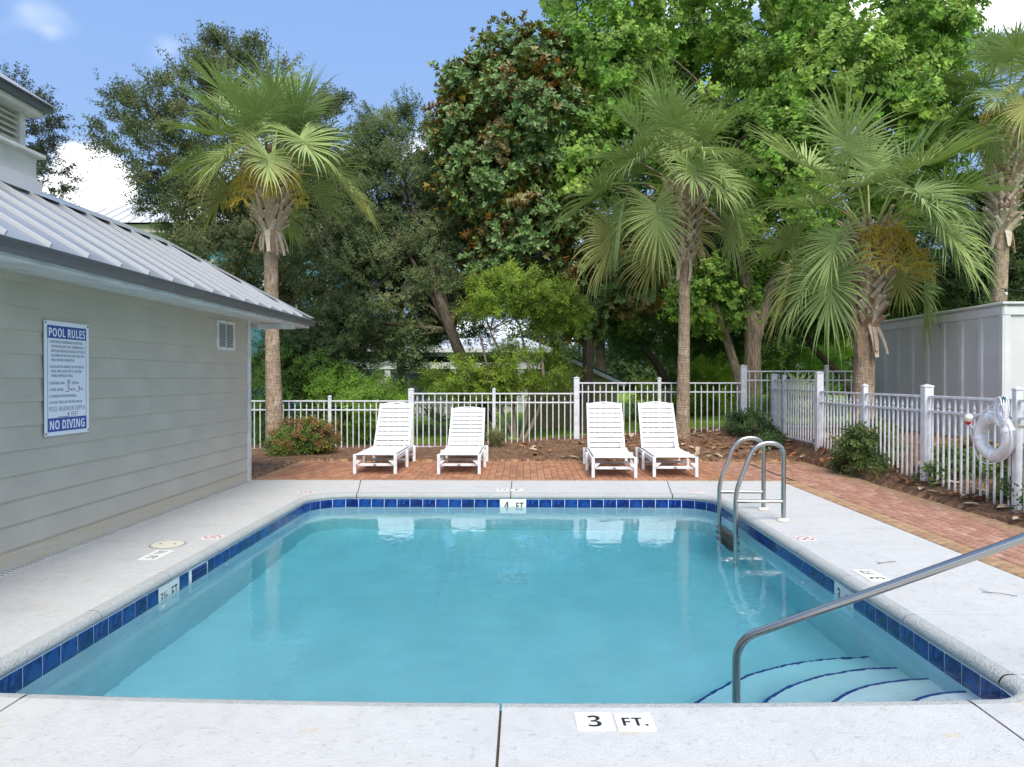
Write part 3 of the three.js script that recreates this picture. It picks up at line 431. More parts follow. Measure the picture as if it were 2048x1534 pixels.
{ // pool rules sign
  const face = M({ map: print(640, 960, (g, w, h) => {
    g.fillStyle = '#e9eef5'; g.fillRect(0, 0, w, h); g.fillStyle = '#1f4fa0'; g.fillRect(40, 38, 560, 106); g.fillRect(40, 812, 560, 114); g.strokeStyle = '#1f4fa0'; g.lineWidth = 5; g.strokeRect(42, 40, 556, 884);
    const fit = (t, x, y, wide, size, col, weight = 'bold') => { g.font = `${weight} ${size}px sans-serif`; g.fillStyle = col; const k = wide / g.measureText(t).width; g.save(); g.translate(x, y); g.scale(k, 1); g.fillText(t, 0, 0); g.restore(); };
    g.textBaseline = 'alphabetic'; fit('POOL RULES', 54, 130, 532, 100, '#f2f5fa'); fit('NO DIVING', 62, 908, 516, 104, '#f2f5fa');
    const k = '#26407c'; let y = 184; for (const [t, wd, gap] of [['1. NO FOOD OR BEVERAGES IN THE POOL', 490, 38], ['    OR ON POOL WET DECK. COMMERCIALLY', 515, 38], ['    BOTTLED WATER IN PLASTIC BOTTLES IS', 520, 38], ['    ALLOWED ON THE POOL WET DECK FOR', 505, 38], ['    POOL PATRON HYDRATION.', 360, 56], ['2. NO GLASS OR ANIMALS IN THE FENCED', 500, 38], ['    POOL AREA (OR 50 FEET (15 240 MM)', 470, 38], ['    FROM UNFENCED POOL).', 345, 62]]) { fit(t.trim(), 62 + (t.startsWith(' ') ? 30 : 0), y, wd - (t.startsWith(' ') ? 30 : 0), 30, k); y += gap; }
    fit('3. BATHING LOAD:', 62, 530, 220, 30, k); fit('10', 308, 530, 46, 56, '#17181c'); g.fillRect(300, 536, 62, 4); fit('PERSONS.', 378, 530, 112, 30, k);
    fit('4. POOL HOURS:', 62, 586, 205, 30, k); g.fillStyle = k; g.fillRect(284, 590, 60, 4); fit('9', 320, 588, 26, 56, '#17181c'); fit('AM TO', 356, 586, 76, 30, k); g.fillRect(442, 590, 50, 4); fit('9', 478, 588, 26, 56, '#17181c'); fit('PM', 512, 586, 34, 30, k);
    fit('5. SHOWER BEFORE ENTERING.', 62, 640, 390, 30, k); fit('6. DO NOT SWALLOW THE POOL WATER.', 62, 692, 478, 30, k);
    fit('POOL MAXIMUM DEPTH:', 56, 756, 530, 54, k, 'normal'); fit('4', 318, 800, 24, 46, '#17181c'); g.fillStyle = k; g.fillRect(180, 803, 170, 5); fit('FEET', 366, 804, 106, 50, k, 'normal');
  }), roughness: 0.4 });
  const t = thing('pool_rules_sign', 'white and blue pool rules sign screwed to the siding wall', 'sign', [WX + 0.022, 1.378, -5.95]);
  const o = facePlate(0.585, 0.90, 0.004, face, mat.plastic); o.name = 'panel'; o.rotation.y = Math.PI / 2; t.add(o);
  for (const sy of [-1, 1]) for (const sz of [-1, 1]) { const g = new THREE.SphereGeometry(0.01, 12, 8); g.scale(0.5, 1, 1); at(mesh('screw', g, mat.steel, t), 0.004, sy * 0.432, sz * 0.276); }
}

// ------------------------------------------------------------------ fences
const finial = (() => { const pts = [[0, 0.10], [0.003, 0.098], [0.006, 0.085], [0.005, 0.078], [0.013, 0.045], [0.017, 0.03], [0.011, 0.026], [0.018, 0.022], [0.018, 0.014], [0.011, 0.011], [0.013, 0], [0, 0]].map(([x, y]) => new THREE.Vector2(x, y)); return uvm(new THREE.LatheGeometry(pts.reverse(), 10)); })();
function fencePost(parent, x, z, y0, y1, w) { const p = bx('post', mat.alu, parent, w, y1 - y0, w, x, (y0 + y1) / 2, z, 0.004); const cap = bx('post_cap', mat.alu, p, w + 0.012, 0.02, w + 0.012, 0, (y1 - y0) / 2 + 0.01, 0, 0.004); const g = new THREE.ConeGeometry((w + 0.006) * 0.7, 0.022, 4); g.rotateY(Math.PI / 4); at(mesh('post_cap', uvm(g), mat.alu, p), 0, (y1 - y0) / 2 + 0.031, 0); }
function fencePanel(parent, a, b, top, low, pick0) {  // a, b: [x, z]; top rail height; low: height of the picket feet
  const len = Math.hypot(b[0] - a[0], b[1] - a[1]), dx = (b[0] - a[0]) / len, dz = (b[1] - a[1]) / len, turn = Math.atan2(-dz, dx), n = Math.max(1, Math.round(len / 0.114) - 1), pitch = len / (n + 1);
  const rail = (y) => { const o = mesh('rail', B(len, 0.028, 0.034, 0.003), mat.alu, parent); at(o, (a[0] + b[0]) / 2, y, (a[1] + b[1]) / 2, 0, turn, 0); };
  rail(top); rail(top - 0.172); rail(low + 0.09);
  for (let i = 1; i <= n; i++) { const x = a[0] + dx * pitch * i, z = a[1] + dz * pitch * i, long = (i + pick0) % 2, y1 = long ? top - 0.014 : top - 0.135; const p = bx('picket', mat.alu, parent, 0.02, y1 - low, 0.02, x, (y1 + low) / 2, z, 0.002); p.rotation.y = turn; if (!long) at(mesh('finial', finial, mat.alu, p), 0, (y1 - low) / 2 - 0.002, 0); }
}
{
  const f = thing('back_fence', 'white aluminium picket fence stepping up behind the loungers', 'fence', [0, 0, 0]), X = (px) => (px - 1047) / 1490 * -FENCE_Z, Z = FENCE_Z;
  const secs = [[X(400), X(658), X(822), 0.935, -0.09], [X(822), X(988), X(1153), 1.08, -0.04], [X(1153), X(1318), X(1485), 1.285, 0.10], [X(1485), null, X(1544), 1.51, 0.30]];
  secs.forEach(([x0, xm, x1, top, low], i) => { if (xm) { fencePanel(f, [x0, Z], [xm, Z], top, low, i); fencePanel(f, [xm, Z], [x1, Z], top, low, i + 1); fencePost(f, xm, Z, low - 0.05, top + 0.075, 0.062); } else fencePanel(f, [x0, Z], [x1, Z], top, low, 0); });
  fencePanel(f, [X(1544), Z], [X(1650), Z], 1.51, 0.36, 1); fencePanel(f, [X(1650), Z], [X(1735), Z], 1.51, 0.36, 0); fencePost(f, X(1650), Z, 0.3, 1.60, 0.062);
  fencePost(f, X(822), Z, -0.16, 1.15, 0.105); fencePost(f, X(1153), Z, 0, 1.37, 0.105); fencePost(f, X(1485), Z, 0.2, 1.60, 0.11);
  const g = thing('fence_gate', 'white picket gate between the two tall posts by the fence corner', 'gate', [0, 0, 0]), XS = 4.8;
  fencePost(g, XS, -14.34, 0.2, 1.43, 0.10); fencePost(g, XS, -13.78, 0.12, 1.41, 0.062); fencePanel(g, [XS, -14.3], [XS, -13.78], 1.345, 0.30, 0); fencePanel(g, [XS, -13.78], [XS, -12.16], 1.345, 0.22, 1);
  bx('latch', mat.alu, g, 0.05, 0.08, 0.1, XS - 0.03, 1.0, -12.28);
  const s = thing('side_fence', 'white aluminium picket fence along the brick path', 'fence', [0, 0, 0]);
  const zs = [-12.16, -10.54, -8.93, -7.31, -5.7, -4.1]; for (let i = 0; i < 5; i++) fencePanel(s, [XS, zs[i]], [XS, zs[i + 1]], 1.162, -0.07 + 0.06 * (4 - i) / 4, i);
  zs.forEach((z, i) => fencePost(s, XS, z, -0.05, i === 0 ? 1.45 : i % 2 ? 1.262 : 1.27, i % 2 ? 0.066 : 0.105));
}
{ // board-and-batten enclosure
  const w = thing('panelled_enclosure', 'grey board and batten enclosure wall beyond the side fence', 'wall', [0, 0, 0]), x = 6.9, z0 = -15.4, z1 = -10.82, top = 2.44;
  bx('wall_panel', mat.greyWall, w, 0.03, 2.5, z1 - z0, x + 0.03, 1.2, (z0 + z1) / 2); bx('wall_panel', mat.greyWall, w, 3.2, 2.5, 0.03, x + 1.62, 1.2, z1 - 0.03); bx('wall_panel', mat.greyWall, w, 3.2, 2.5, 0.03, x + 1.62, 1.2, z0 + 0.03);
  const paint = M({ color: tint(0.72, 0.725, 0.735), map: rep(metalT, 1), roughness: 0.65 });
  for (let i = 0; i <= 9; i++) { const z = z0 + 0.1 + i * (z1 - z0 - 0.14) / 9; bx('batten', paint, w, 0.034, 2.34, 0.085, x + 0.003, 1.12, z, 0.004); }
  for (let i = 0; i < 6; i++) bx('batten', paint, w, 0.09, 2.34, 0.022, x + 0.06 + i * 0.62, 1.12, z1 - 0.004, 0.004);
  bx('top_board', paint, w, 0.026, 0.12, z1 - z0, x + 0.001, 2.35, (z0 + z1) / 2, 0.004); bx('top_board', paint, w, 3.2, 0.12, 0.026, x + 1.6, 2.35, z1, 0.004);
  bx('cap', paint, w, 0.11, 0.035, z1 - z0 + 0.08, x + 0.02, top + 0.02, (z0 + z1) / 2, 0.006); bx('cap', paint, w, 3.2, 0.034, 0.11, x + 1.65, top + 0.02, z1 - 0.01, 0.006);
}

// ------------------------------------------------------------------ sun loungers
function makeLounger(tilt) {
  const t = new THREE.Group(), w = 0.60, m = mat.plastic;
  const leg = (x, z, h, lean = 0) => { const o = bx('leg', m, t, 0.045, h, 0.052, x, h / 2, z, 0.005); o.rotation.x = lean; };
  for (const s of [-1, 1]) { leg(s * (w / 2 - 0.008), -0.03, 0.285); leg(s * (w / 2 + 0.03), -0.86, 0.27); leg(s * (w / 2 + 0.03), -1.62, 0.27, -0.12); bx('side_rail', m, t, 0.028, 0.07, 1.66, s * (w / 2 + 0.0), 0.235, -0.85, 0.005); const g = plate([[0, 0], [s * 0.07, 0], [0, 0.07]], 0, 0.03); g.rotateX(Math.PI / 2); at(mesh('corner_brace', g, m, t), -s * (w / 2 - 0.03) , 0.20, -0.02); }
  bx('stretcher', m, t, w - 0.06, 0.038, 0.028, 0, 0.135, -0.03, 0.005); bx('stretcher', m, t, w, 0.038, 0.028, 0, 0.12, -0.86, 0.005); bx('stretcher', m, t, w, 0.038, 0.028, 0, 0.12, -1.62, 0.005);
  const badge = new THREE.CylinderGeometry(0.02, 0.02, 0.004, 20); badge.scale(1, 1, 0.5); badge.rotateX(Math.PI / 2); at(mesh('badge', badge, mat.gutter, t), 0, 0.135, -0.014);
  for (let i = 0; i < 15; i++) bx('seat_slat', m, t, w - 0.04, 0.018, 0.082, 0, 0.283, -0.045 - i * 0.0885, 0.004);
  const back = new THREE.Group(); back.name = 'backrest'; t.add(back); back.position.set(0, 0.285, -1.36); back.rotation.x = -tilt;
  for (const s of [-1, 1]) { const o = bx('back_rail', m, back, 0.034, 0.85, 0.03, s * 0.272, 0.425, -0.012, 0.005); o.rotation.z = s * 0.008; }
  for (let i = 0; i < 8; i++) bx('back_slat', m, back, 0.512, 0.0745, 0.018, 0, 0.052 + i * 0.0915, 0, 0.004);
  const sh = new THREE.Shape(); sh.moveTo(-0.256, 0); sh.lineTo(0.256, 0); sh.lineTo(0.256, 0.08); sh.quadraticCurveTo(0.13, 0.118, 0, 0.12); sh.quadraticCurveTo(-0.13, 0.118, -0.256, 0.08); sh.lineTo(-0.256, 0);
  const hole = new THREE.Path(); hole.moveTo(-0.06, 0.082); hole.lineTo(0.06, 0.082); hole.lineTo(0.06, 0.104); hole.lineTo(-0.06, 0.104); hole.lineTo(-0.06, 0.082); sh.holes.push(hole);
  at(mesh('headboard', uvm(new THREE.ExtrudeGeometry(sh, { depth: 0.016, bevelEnabled: true, bevelSize: 0.002, bevelThickness: 0.002, bevelSegments: 1, curveSegments: 8 })), m, back), 0, 0.748, -0.01);
  beam('prop_arm', m, t, [0.22, 0.15, -1.0], [0.22, 0.42, -1.46], 0.02, 0.03);
  return t;
}
[[-2.13, -10.62, 0.0, 0.66, 'white slatted sun lounger beside the rounded bush at the fence'], [-0.925, -10.63, 0.004, 0.80, 'white slatted sun lounger beside the grass tuft, its back lowest'], [1.255, -10.28, -0.03, 0.62, 'white slatted sun lounger next to the tall fence post'], [2.11, -10.35, -0.025, 0.62, 'white slatted sun lounger in front of the smooth palm trunk']].forEach(([x, z, turn, tilt, label]) => { const t = makeLounger(tilt); t.name = numbered('sun_lounger'); scene.add(t); t.position.set(x, 0.002, z); t.rotation.y = turn; t.userData = { label, category: 'sun lounger', group: 'sun loungers on the brick patio' }; });

// ------------------------------------------------------------------ pool ladder and handrail
{
  const t = thing('pool_ladder', 'stainless steel pool ladder with two arched rails and dark treads', 'pool ladder', [0, 0, 0]);
  for (const z of [-7.22, -7.82]) {
    const p = fillet([[2.05, -1.25, z], [2.05, 0.28, z], [2.24, 0.755, z], [2.51, 0.755, z], [2.51, -0.02, z]], [0, 0.1, 0.16, 0.17, 0]);
    const rail = mesh('rail', tubeAlong(p, 0.022, 16), mat.steel, t);
    mesh('cross_bar', tubeAlong([V(2.05, 0.19, z), V(2.51, 0.19, z)], 0.018, 14), mat.steel, t);
    mesh('escutcheon', new THREE.LatheGeometry([[0.024, 0.03], [0.03, 0.028], [0.058, 0.012], [0.062, 0], [0.02, 0]].map(([x, y]) => new THREE.Vector2(x, y)), 28).translate(2.51, 0.0005, z), mat.cream, t);
    mesh('bumper', tubeAlong([V(2.05, -1.0, z), V(2.21, -1.0, z)], 0.02, 12), mat.plastic, t);
  }
  for (const y of [-0.2, -0.46, -0.74]) { const o = bx('tread', mat.dark, t, 0.09, 0.03, 0.58, 2.05, y, -7.52, 0.006); for (let k = 0; k < 3; k++) bx('tread_ridge', mat.gutter, o, 0.012, 0.006, 0.56, -0.03 + k * 0.03, 0.017, 0); }
}
{
  const t = thing('pool_handrail', 'polished steel handrail rising from the pool steps', 'handrail', [0, 0, 0]);
  const p = fillet([[1.06, -0.8, -3.72], [1.062, 0.075, -3.72], [2.75, 1.05, -2.92], [2.95, 0.9, -2.85], [2.95, 0, -2.85]], [0, 0.11, 0.14, 0.1, 0]);
  mesh('rail', tubeAlong(p, 0.0205, 20), mat.steel, t); mesh('escutcheon', new THREE.CylinderGeometry(0.05, 0.055, 0.02, 28).translate(2.95, 0.01, -2.85), mat.cream, t);
}

// ------------------------------------------------------------------ life ring, rope and float
{
  const cx = 4.70, cy = 0.80, cz = -7.5, R0 = 0.19, r0 = 0.062;
  const soft = M({ color: tint(0.80, 0.80, 0.78), roughness: 0.6, map: rep(grainT, 2) }), ropeM = M({ color: tint(0.76, 0.76, 0.82), roughness: 0.8 });
  const t = thing('life_ring', 'white ring buoy with straps hung on the side fence', 'life ring', [cx, cy, cz], 0.12);
  mesh('ring', new THREE.TorusGeometry(R0, r0, 20, 56).rotateY(Math.PI / 2), soft, t);
  for (const a of [0.35, 1.75, 3.3, 4.75]) { const g = new THREE.TorusGeometry(r0 + 0.003, 0.003, 6, 28); g.scale(1, 1, 8); const o = mesh('strap', g, ropeM, t); o.position.set(0, Math.sin(a) * R0, Math.cos(a) * R0); o.rotation.x = -a - Math.PI / 2 + Math.PI / 2; o.rotation.order = 'XYZ'; o.rotation.set(-a + Math.PI / 2, 0, 0); }
  const loop = []; for (let i = 0; i <= 48; i++) { const a = i / 48 * Math.PI * 2, sag = 0.035 * Math.abs(Math.sin(a * 2 - 0.7)); loop.push(V(-0.03 - sag * 0.4, Math.sin(a) * (R0 + r0 + sag), Math.cos(a) * (R0 + r0 + sag))); } mesh('grab_rope', tubeAlong(loop, 0.006, 8, false), ropeM, t);
  const rope = thing('throw_rope', 'coil of white throw rope on the fence above the ring buoy', 'rope', [4.7, 1.08, -7.36]);
  const R = rng(61); for (let k = 0; k < 8; k++) { const pts = []; for (let i = 0; i <= 24; i++) { const a = i / 24 * Math.PI * 2; pts.push(V(-0.03 + (R() - 0.5) * 0.012 + 0.02 * Math.sin(a + k), Math.sin(a) * (0.12 + k * 0.004) - 0.02, Math.cos(a) * (0.035 + 0.006 * k) + (k - 4) * 0.008)); } mesh('coil', tubeAlong(pts, 0.0055, 7, false), ropeM, rope); }
  mesh('tail', tubeAlong([V(-0.03, 0.1, 0), V(-0.05, 0.02, -0.12), V(-0.08, -0.1, -0.35), V(-0.09, -0.17, -0.42), V(-0.06, -0.23, -0.36), V(-0.05, -0.21, -0.3)].reduce((a, p, i, s) => a.concat(i ? [s[i - 1].clone().lerp(p, 0.5), p] : [p]), []), 0.006, 8), ropeM, rope);
  bx('hook', M({ color: tint(0.02, 0.16, 0.12), roughness: 0.5 }), rope, 0.03, 0.05, 0.05, -0.02, 0.09, 0.03);
  const fl = thing('rope_float', 'small red and cream float hanging beside the ring buoy', 'float', [4.62, 0.95, -7.79]); const half = (s) => { const pts = []; for (let i = 0; i <= 10; i++) { const a = i / 10 * Math.PI / 2; pts.push(new THREE.Vector2(0.042 * Math.cos(a), 0.022 + 0.042 * Math.sin(a))); } pts.unshift(new THREE.Vector2(0.042, 0)); const g = new THREE.LatheGeometry(pts, 24); if (s < 0) g.rotateX(Math.PI); return g; };
  const top = mesh('cream_half', half(1), mat.cream, fl), low = mesh('red_half', half(-1), M({ color: tint(0.55, 0.01, 0.015), roughness: 0.3 }), fl); top.rotation.z = low.rotation.z = 0.35; top.rotation.x = low.rotation.x = 0.35;
  const pole = thing('rescue_pole', 'tan rescue pole lying in brackets on the side fence', 'pole', [4.74, 0.92, -7.1]); mesh('shaft', tubeAlong([V(0, 0, -0.1), V(0, 0, 3.2)], 0.016, 12), M({ color: tint(0.60, 0.52, 0.36), roughness: 0.5 }), pole);
}

// ------------------------------------------------------------------ leaves
const leafMat = (o = {}) => new THREE.MeshPhysicalMaterial({ color: 0xffffff, roughness: 0.92, transmission: 0.44, thickness: 0, specularIntensity: 0.6, side: THREE.DoubleSide, ...o });
function leafTris(p, dir, up, len, wid, shape) {       // one folded leaf from p along dir
  const s = dir.clone().cross(up).normalize(), n = s.clone().cross(dir).normalize(), pt = (t, w, h) => p.clone().addScaledVector(dir, t * len).addScaledVector(s, w * wid).addScaledVector(n, h * wid);
  const out = [], T = (a, b, c) => out.push(a, b, c);
  if (shape === 'rhomb') { const a = pt(0, 0, 0), b = pt(0.5, 0.5, 0.14), c = pt(1, 0, -0.1), d = pt(0.5, -0.5, 0.14); T(a, b, c); T(a, c, d); }
  else if (shape === 'heart') { const a = pt(0, 0, 0), b = pt(0.1, 0.42, 0.1), c = pt(0.48, 0.5, 0.1), d = pt(1, 0, -0.22), e = pt(0.48, -0.5, 0.1), f = pt(0.1, -0.42, 0.1), m = pt(0.5, 0, -0.03); T(a, b, m); T(b, c, m); T(c, d, m); T(d, e, m); T(e, f, m); T(f, a, m); }
  else { const a = pt(0, 0, 0), b = pt(0.3, 0.42, 0.12), c = pt(0.7, 0.42, 0.1), d = pt(1, 0, -0.12), e = pt(0.7, -0.42, 0.1), f = pt(0.3, -0.42, 0.12), m = pt(0.5, 0, 0); T(a, b, m); T(b, c, m); T(c, d, m); T(d, e, m); T(e, f, m); T(f, a, m); }
  return out;
}
function sprig(seed, count, len, wid, spread, shape, under) {   // a short twig carrying leaves; under: colour of the underside
  const R = rng(seed), pos = [], col = [], twig = V(0, 1, 0);
  for (let i = 0; i < count; i++) {
    const t = (i + 0.5) / count, a = i * 2.4 + R() * 0.8, p = V((R() - 0.5) * 0.02, t * spread, (R() - 0.5) * 0.02), el = under ? 0.35 + R() * 0.5 : R() * 1.1 - 0.1, dir = V(Math.cos(a) * Math.cos(el), Math.sin(el), Math.sin(a) * Math.cos(el)).normalize(), k = 0.75 + R() * 0.5;
    const L = leafTris(p.addScaledVector(dir, 0.01), dir, V((R() - 0.5) * 0.9, 1, (R() - 0.5) * 0.9).normalize(), len * k, wid * k, shape);
    const c = 0.8 + R() * 0.4; for (const v of L) { pos.push(v.x, v.y, v.z); col.push(c, c, c); }
    if (under) { const n = L[1].clone().sub(L[0]).cross(L[2].clone().sub(L[0])).normalize(); if (n.y < 0) n.negate(); for (let q = 0; q < L.length; q += 3) for (const v of [L[q], L[q + 2], L[q + 1]]) { pos.push(v.x - n.x * 0.002, v.y - n.y * 0.002, v.z - n.z * 0.002); col.push(...under); } }
  }
  const g = new THREE.BufferGeometry(); g.setAttribute('position', new THREE.Float32BufferAttribute(pos, 3)); g.setAttribute('color', new THREE.Float32BufferAttribute(col, 3)); g.computeVertexNormals(); return g;
}
function foliage(name, parent, geo, m, seed, lobes, opt) {   // lobes: [x,y,z, rx,ry,rz, share]
  const R = rng(seed), { n, clump = 0.38, per = 26, base, vary = 0.25, alt, altShare = 0, size = 1, droop = 0.2, shell = 0.45, top } = opt;
  const sum = lobes.reduce((s, l) => s + (l[6] ?? l[3] * l[4]), 0), mtx = [], cols = [], q = new THREE.Quaternion(), up = V(0, 1, 0), c = new THREE.Color();
  const gauss = () => (R() + R() + R() + R() - 2) * 0.9;
  const im = new THREE.InstancedMesh(geo, m, n); let i = 0;
  for (const l of lobes) {
    let count = Math.round(n * (l[6] ?? l[3] * l[4]) / sum); if (l === lobes[lobes.length - 1]) count = n - i; count = Math.min(count, n - i);
    let left = count;
    while (left > 0) {
      const u = R() * 2 - 1, a = R() * Math.PI * 2, s = Math.sqrt(1 - u * u), rr = 1 - shell * Math.pow(R(), 1.3), dir = V(s * Math.cos(a), u, s * Math.sin(a));
      const ctr = V(l[0] + dir.x * l[3] * rr, l[1] + dir.y * l[4] * rr, l[2] + dir.z * l[5] * rr), here = Math.min(left, Math.round(per * (0.5 + R()))), cs = clump * (0.6 + R() * 0.8), tone = 1 + (R() - 0.5) * vary * 1.4, useAlt = alt && R() < altShare;
      for (let k = 0; k < here; k++, i++, left--) {
        const p = V(ctr.x + gauss() * cs, ctr.y + gauss() * cs * 0.7, ctr.z + gauss() * cs), d = p.clone().sub(V(l[0], l[1], l[2])); d.set(d.x / l[3], d.y / l[4], d.z / l[5]).normalize();
        d.add(V(gauss() * 0.7, 0.35 + gauss() * 0.6 - droop, gauss() * 0.7)).normalize(); q.setFromUnitVectors(up, d); q.multiply(new THREE.Quaternion().setFromAxisAngle(up, R() * 6.28));
        const sc = size * (0.7 + R() * 0.6); im.setMatrixAt(i, new THREE.Matrix4().compose(p, q, V(sc, sc, sc)));
        const b = useAlt || (alt && R() < altShare * 0.3) ? alt : base, f = tone * (1 + (R() - 0.5) * vary * 2); c.setRGB(b[0] * f * (1 + (R() - 0.5) * 0.16), b[1] * f, b[2] * f * (1 + (R() - 0.5) * 0.3)); im.setColorAt(i, c);
      }
    }
  }
  im.name = name; im.userData.kind = 'stuff'; shade(im); parent.add(im); return im;
}
function limb(name, parent, pts, r0, r1, m, sides = 10, seed = 1) {  // tapering, slightly crooked branch
  const R = rng(seed), curve = new THREE.CatmullRomCurve3(pts.map((p) => V(...p))), n = Math.max(8, pts.length * 7), P = curve.getPoints(n), bump = P.map(() => 1 + (R() - 0.5) * 0.14);
  return mesh(name, tubeAlong(P, (t, i) => lerp(r0, r1, Math.pow(t, 0.8)) * (bump[i] ?? 1) * (1 + 0.5 * Math.exp(-t * 14) * (name === 'trunk' ? 1 : 0)), sides), m, parent);
}
function branches(parent, m, from, lobes, seed, r = 0.05, k = 3) {    // limbs from a fork into the crown
  const R = rng(seed); for (const l of lobes) for (let i = 0; i < k; i++) { const e = [l[0] + (R() - 0.5) * l[3] * 1.3, l[1] + (R() - 0.3) * l[4] * 1.0, l[2] + (R() - 0.5) * l[5] * 1.3], f = from[Math.floor(R() * from.length)], mid = [lerp(f[0], e[0], 0.45) + (R() - 0.5) * 0.3, lerp(f[1], e[1], 0.55) + (R() - 0.2) * 0.3, lerp(f[2], e[2], 0.45) + (R() - 0.5) * 0.3]; limb('limb', parent, [f, mid, e], r * (0.7 + R() * 0.6), r * 0.18, m, 7, seed * 31 + i); }
}
const leafVC = leafMat({ vertexColors: true });
const glossVC = new THREE.MeshPhysicalMaterial({ color: 0xffffff, vertexColors: true, roughness: 0.5, side: THREE.DoubleSide });
const S = {
  oak: sprig(1, 16, 0.055, 0.024, 0.22, 'rhomb'), oak2: sprig(2, 18, 0.06, 0.026, 0.26, 'rhomb'),
  broad: sprig(3, 9, 0.10, 0.085, 0.28, 'heart'), magnolia: sprig(4, 10, 0.125, 0.052, 0.07, 'oval', [2.5, 1.0, 0.5]), narrow: sprig(5, 16, 0.085, 0.024, 0.2, 'rhomb'), small: sprig(6, 12, 0.036, 0.022, 0.10, 'rhomb'), far: sprig(7, 14, 0.12, 0.06, 0.4, 'rhomb'),
};
const px = (x, y, d) => [(x - 1047) / 1490 * d, 1.38 + (756 - y) / 1490 * d, -d];     // picture position at a distance, for laying out the planting
const lobe = (x, y, d, rx, ry, rz, share) => [...px(x, y, d), rx * d / 1490, ry * d / 1490, rz, share];

// ------------------------------------------------------------------ trees
function tree(name, label, group) { return thing(name, label, 'tree', [0, 0, 0], 0, group); }
{
  const t = tree('live_oak', 'dark green small-leaved oak behind the palm at the pool house');
  const L = [lobe(480, 330, 19.5, 200, 210, 2.6), lobe(320, 280, 19.5, 110, 110, 1.6), lobe(480, 150, 19.5, 85, 80, 1.1), lobe(640, 300, 19, 95, 130, 1.6), lobe(470, 510, 18.5, 130, 140, 1.8), lobe(620, 520, 17.8, 150, 170, 1.8)];
  limb('trunk', t, [px(655, 930, 18.6), px(640, 800, 18.6), px(590, 660, 18.6), px(540, 520, 19)], 0.2, 0.09, mat.darkBark, 12, 3); branches(t, mat.darkBark, [px(590, 660, 18.6), px(560, 570, 18.8), px(540, 520, 19)], L, 5, 0.06, 3);
  foliage('crown', t, S.oak, leafVC, 101, L, { n: 15500, base: [0.115, 0.15, 0.052], alt: [0.20, 0.215, 0.085], altShare: 0.25, clump: 0.30, per: 30, size: 1.15 });
}
{
  const t = tree('live_oak', 'dark green oak with a leaning dark trunk behind the loungers');
  const L = [lobe(810, 300, 18.5, 90, 90, 1.1), lobe(800, 420, 18.2, 130, 140, 1.7), lobe(770, 590, 17.2, 150, 110, 1.5), lobe(900, 520, 18, 90, 120, 1.2), lobe(640, 700, 16.8, 90, 70, 0.8), lobe(700, 660, 16.8, 90, 60, 1.0), lobe(800, 690, 17, 110, 40, 0.9, 0.4), lobe(930, 420, 18.6, 90, 100, 1.2), lobe(920, 630, 18.4, 80, 60, 1.0, 0.5), lobe(720, 430, 18.6, 90, 120, 1.2)];
  limb('trunk', t, [px(985, 880, 16.2), px(950, 780, 16.1), px(905, 670, 16), px(870, 570, 16.4), px(845, 470, 17.4)], 0.15, 0.08, mat.darkBark, 12, 9); branches(t, mat.darkBark, [px(900, 660, 16.1), px(870, 570, 16.4), px(845, 470, 17.4)], L, 15, 0.06, 3);
  foliage('crown', t, S.oak2, leafVC, 111, L, { n: 16500, base: [0.115, 0.165, 0.052], alt: [0.19, 0.235, 0.085], altShare: 0.22, clump: 0.30, per: 30 });
}
{
  const t = tree('live_oak', 'thin oak showing round the cupola of the pool house'), L = [lobe(20, 250, 19, 75, 110, 1.0), lobe(80, 355, 19, 70, 50, 0.8, 0.25)];
  limb('trunk', t, [px(-40, 900, 19), px(-30, 500, 19), px(20, 320, 19)], 0.18, 0.05, mat.darkBark, 8, 4); branches(t, mat.darkBark, [px(-30, 500, 19), px(10, 350, 19)], L, 25, 0.04, 4);
  foliage('crown', t, S.oak, leafVC, 121, L, { n: 2000, base: [0.07, 0.085, 0.035], clump: 0.22, per: 14 });
}
{
  const t = tree('magnolia_tree', 'magnolia with large glossy leaves and rusty undersides above the lounger gap');
  const L = [lobe(1060, 120, 17.4, 110, 55, 1.0), lobe(950, 170, 17.2, 60, 60, 0.8), lobe(915, 260, 17, 50, 60, 0.7), lobe(1060, 260, 17, 130, 120, 1.4), lobe(980, 360, 16.8, 95, 90, 1.1), lobe(1060, 470, 16.8, 110, 90, 1.2), lobe(1230, 560, 16.9, 110, 70, 1.0, 0.7), lobe(1130, 600, 17.2, 120, 50, 1.0, 0.4), lobe(1170, 640, 17, 40, 50, 0.6, 0.2), lobe(1000, 545, 17, 90, 50, 1.0, 0.5)];
  limb('trunk', t, [px(1168, 905, 16.6), px(1172, 800, 16.6), px(1176, 680, 16.7), px(1150, 540, 16.8), px(1100, 420, 17), px(1060, 280, 17)], 0.17, 0.05, mat.darkBark, 12, 6); limb('limb', t, [px(1176, 690, 16.7), px(1120, 560, 16.8), px(1075, 500, 16.9)], 0.09, 0.04, mat.darkBark, 8, 8); branches(t, mat.darkBark, [px(1160, 580, 16.8), px(1110, 440, 17), px(1070, 320, 17)], L, 35, 0.045, 3);
  foliage('crown', t, S.magnolia, glossVC, 131, L, { n: 12500, size: 0.86, base: [0.115, 0.205, 0.058], alt: [0.19, 0.17, 0.06], altShare: 0.08, clump: 0.25, per: 14, shell: 0.6, droop: -0.1, vary: 0.2 });
}
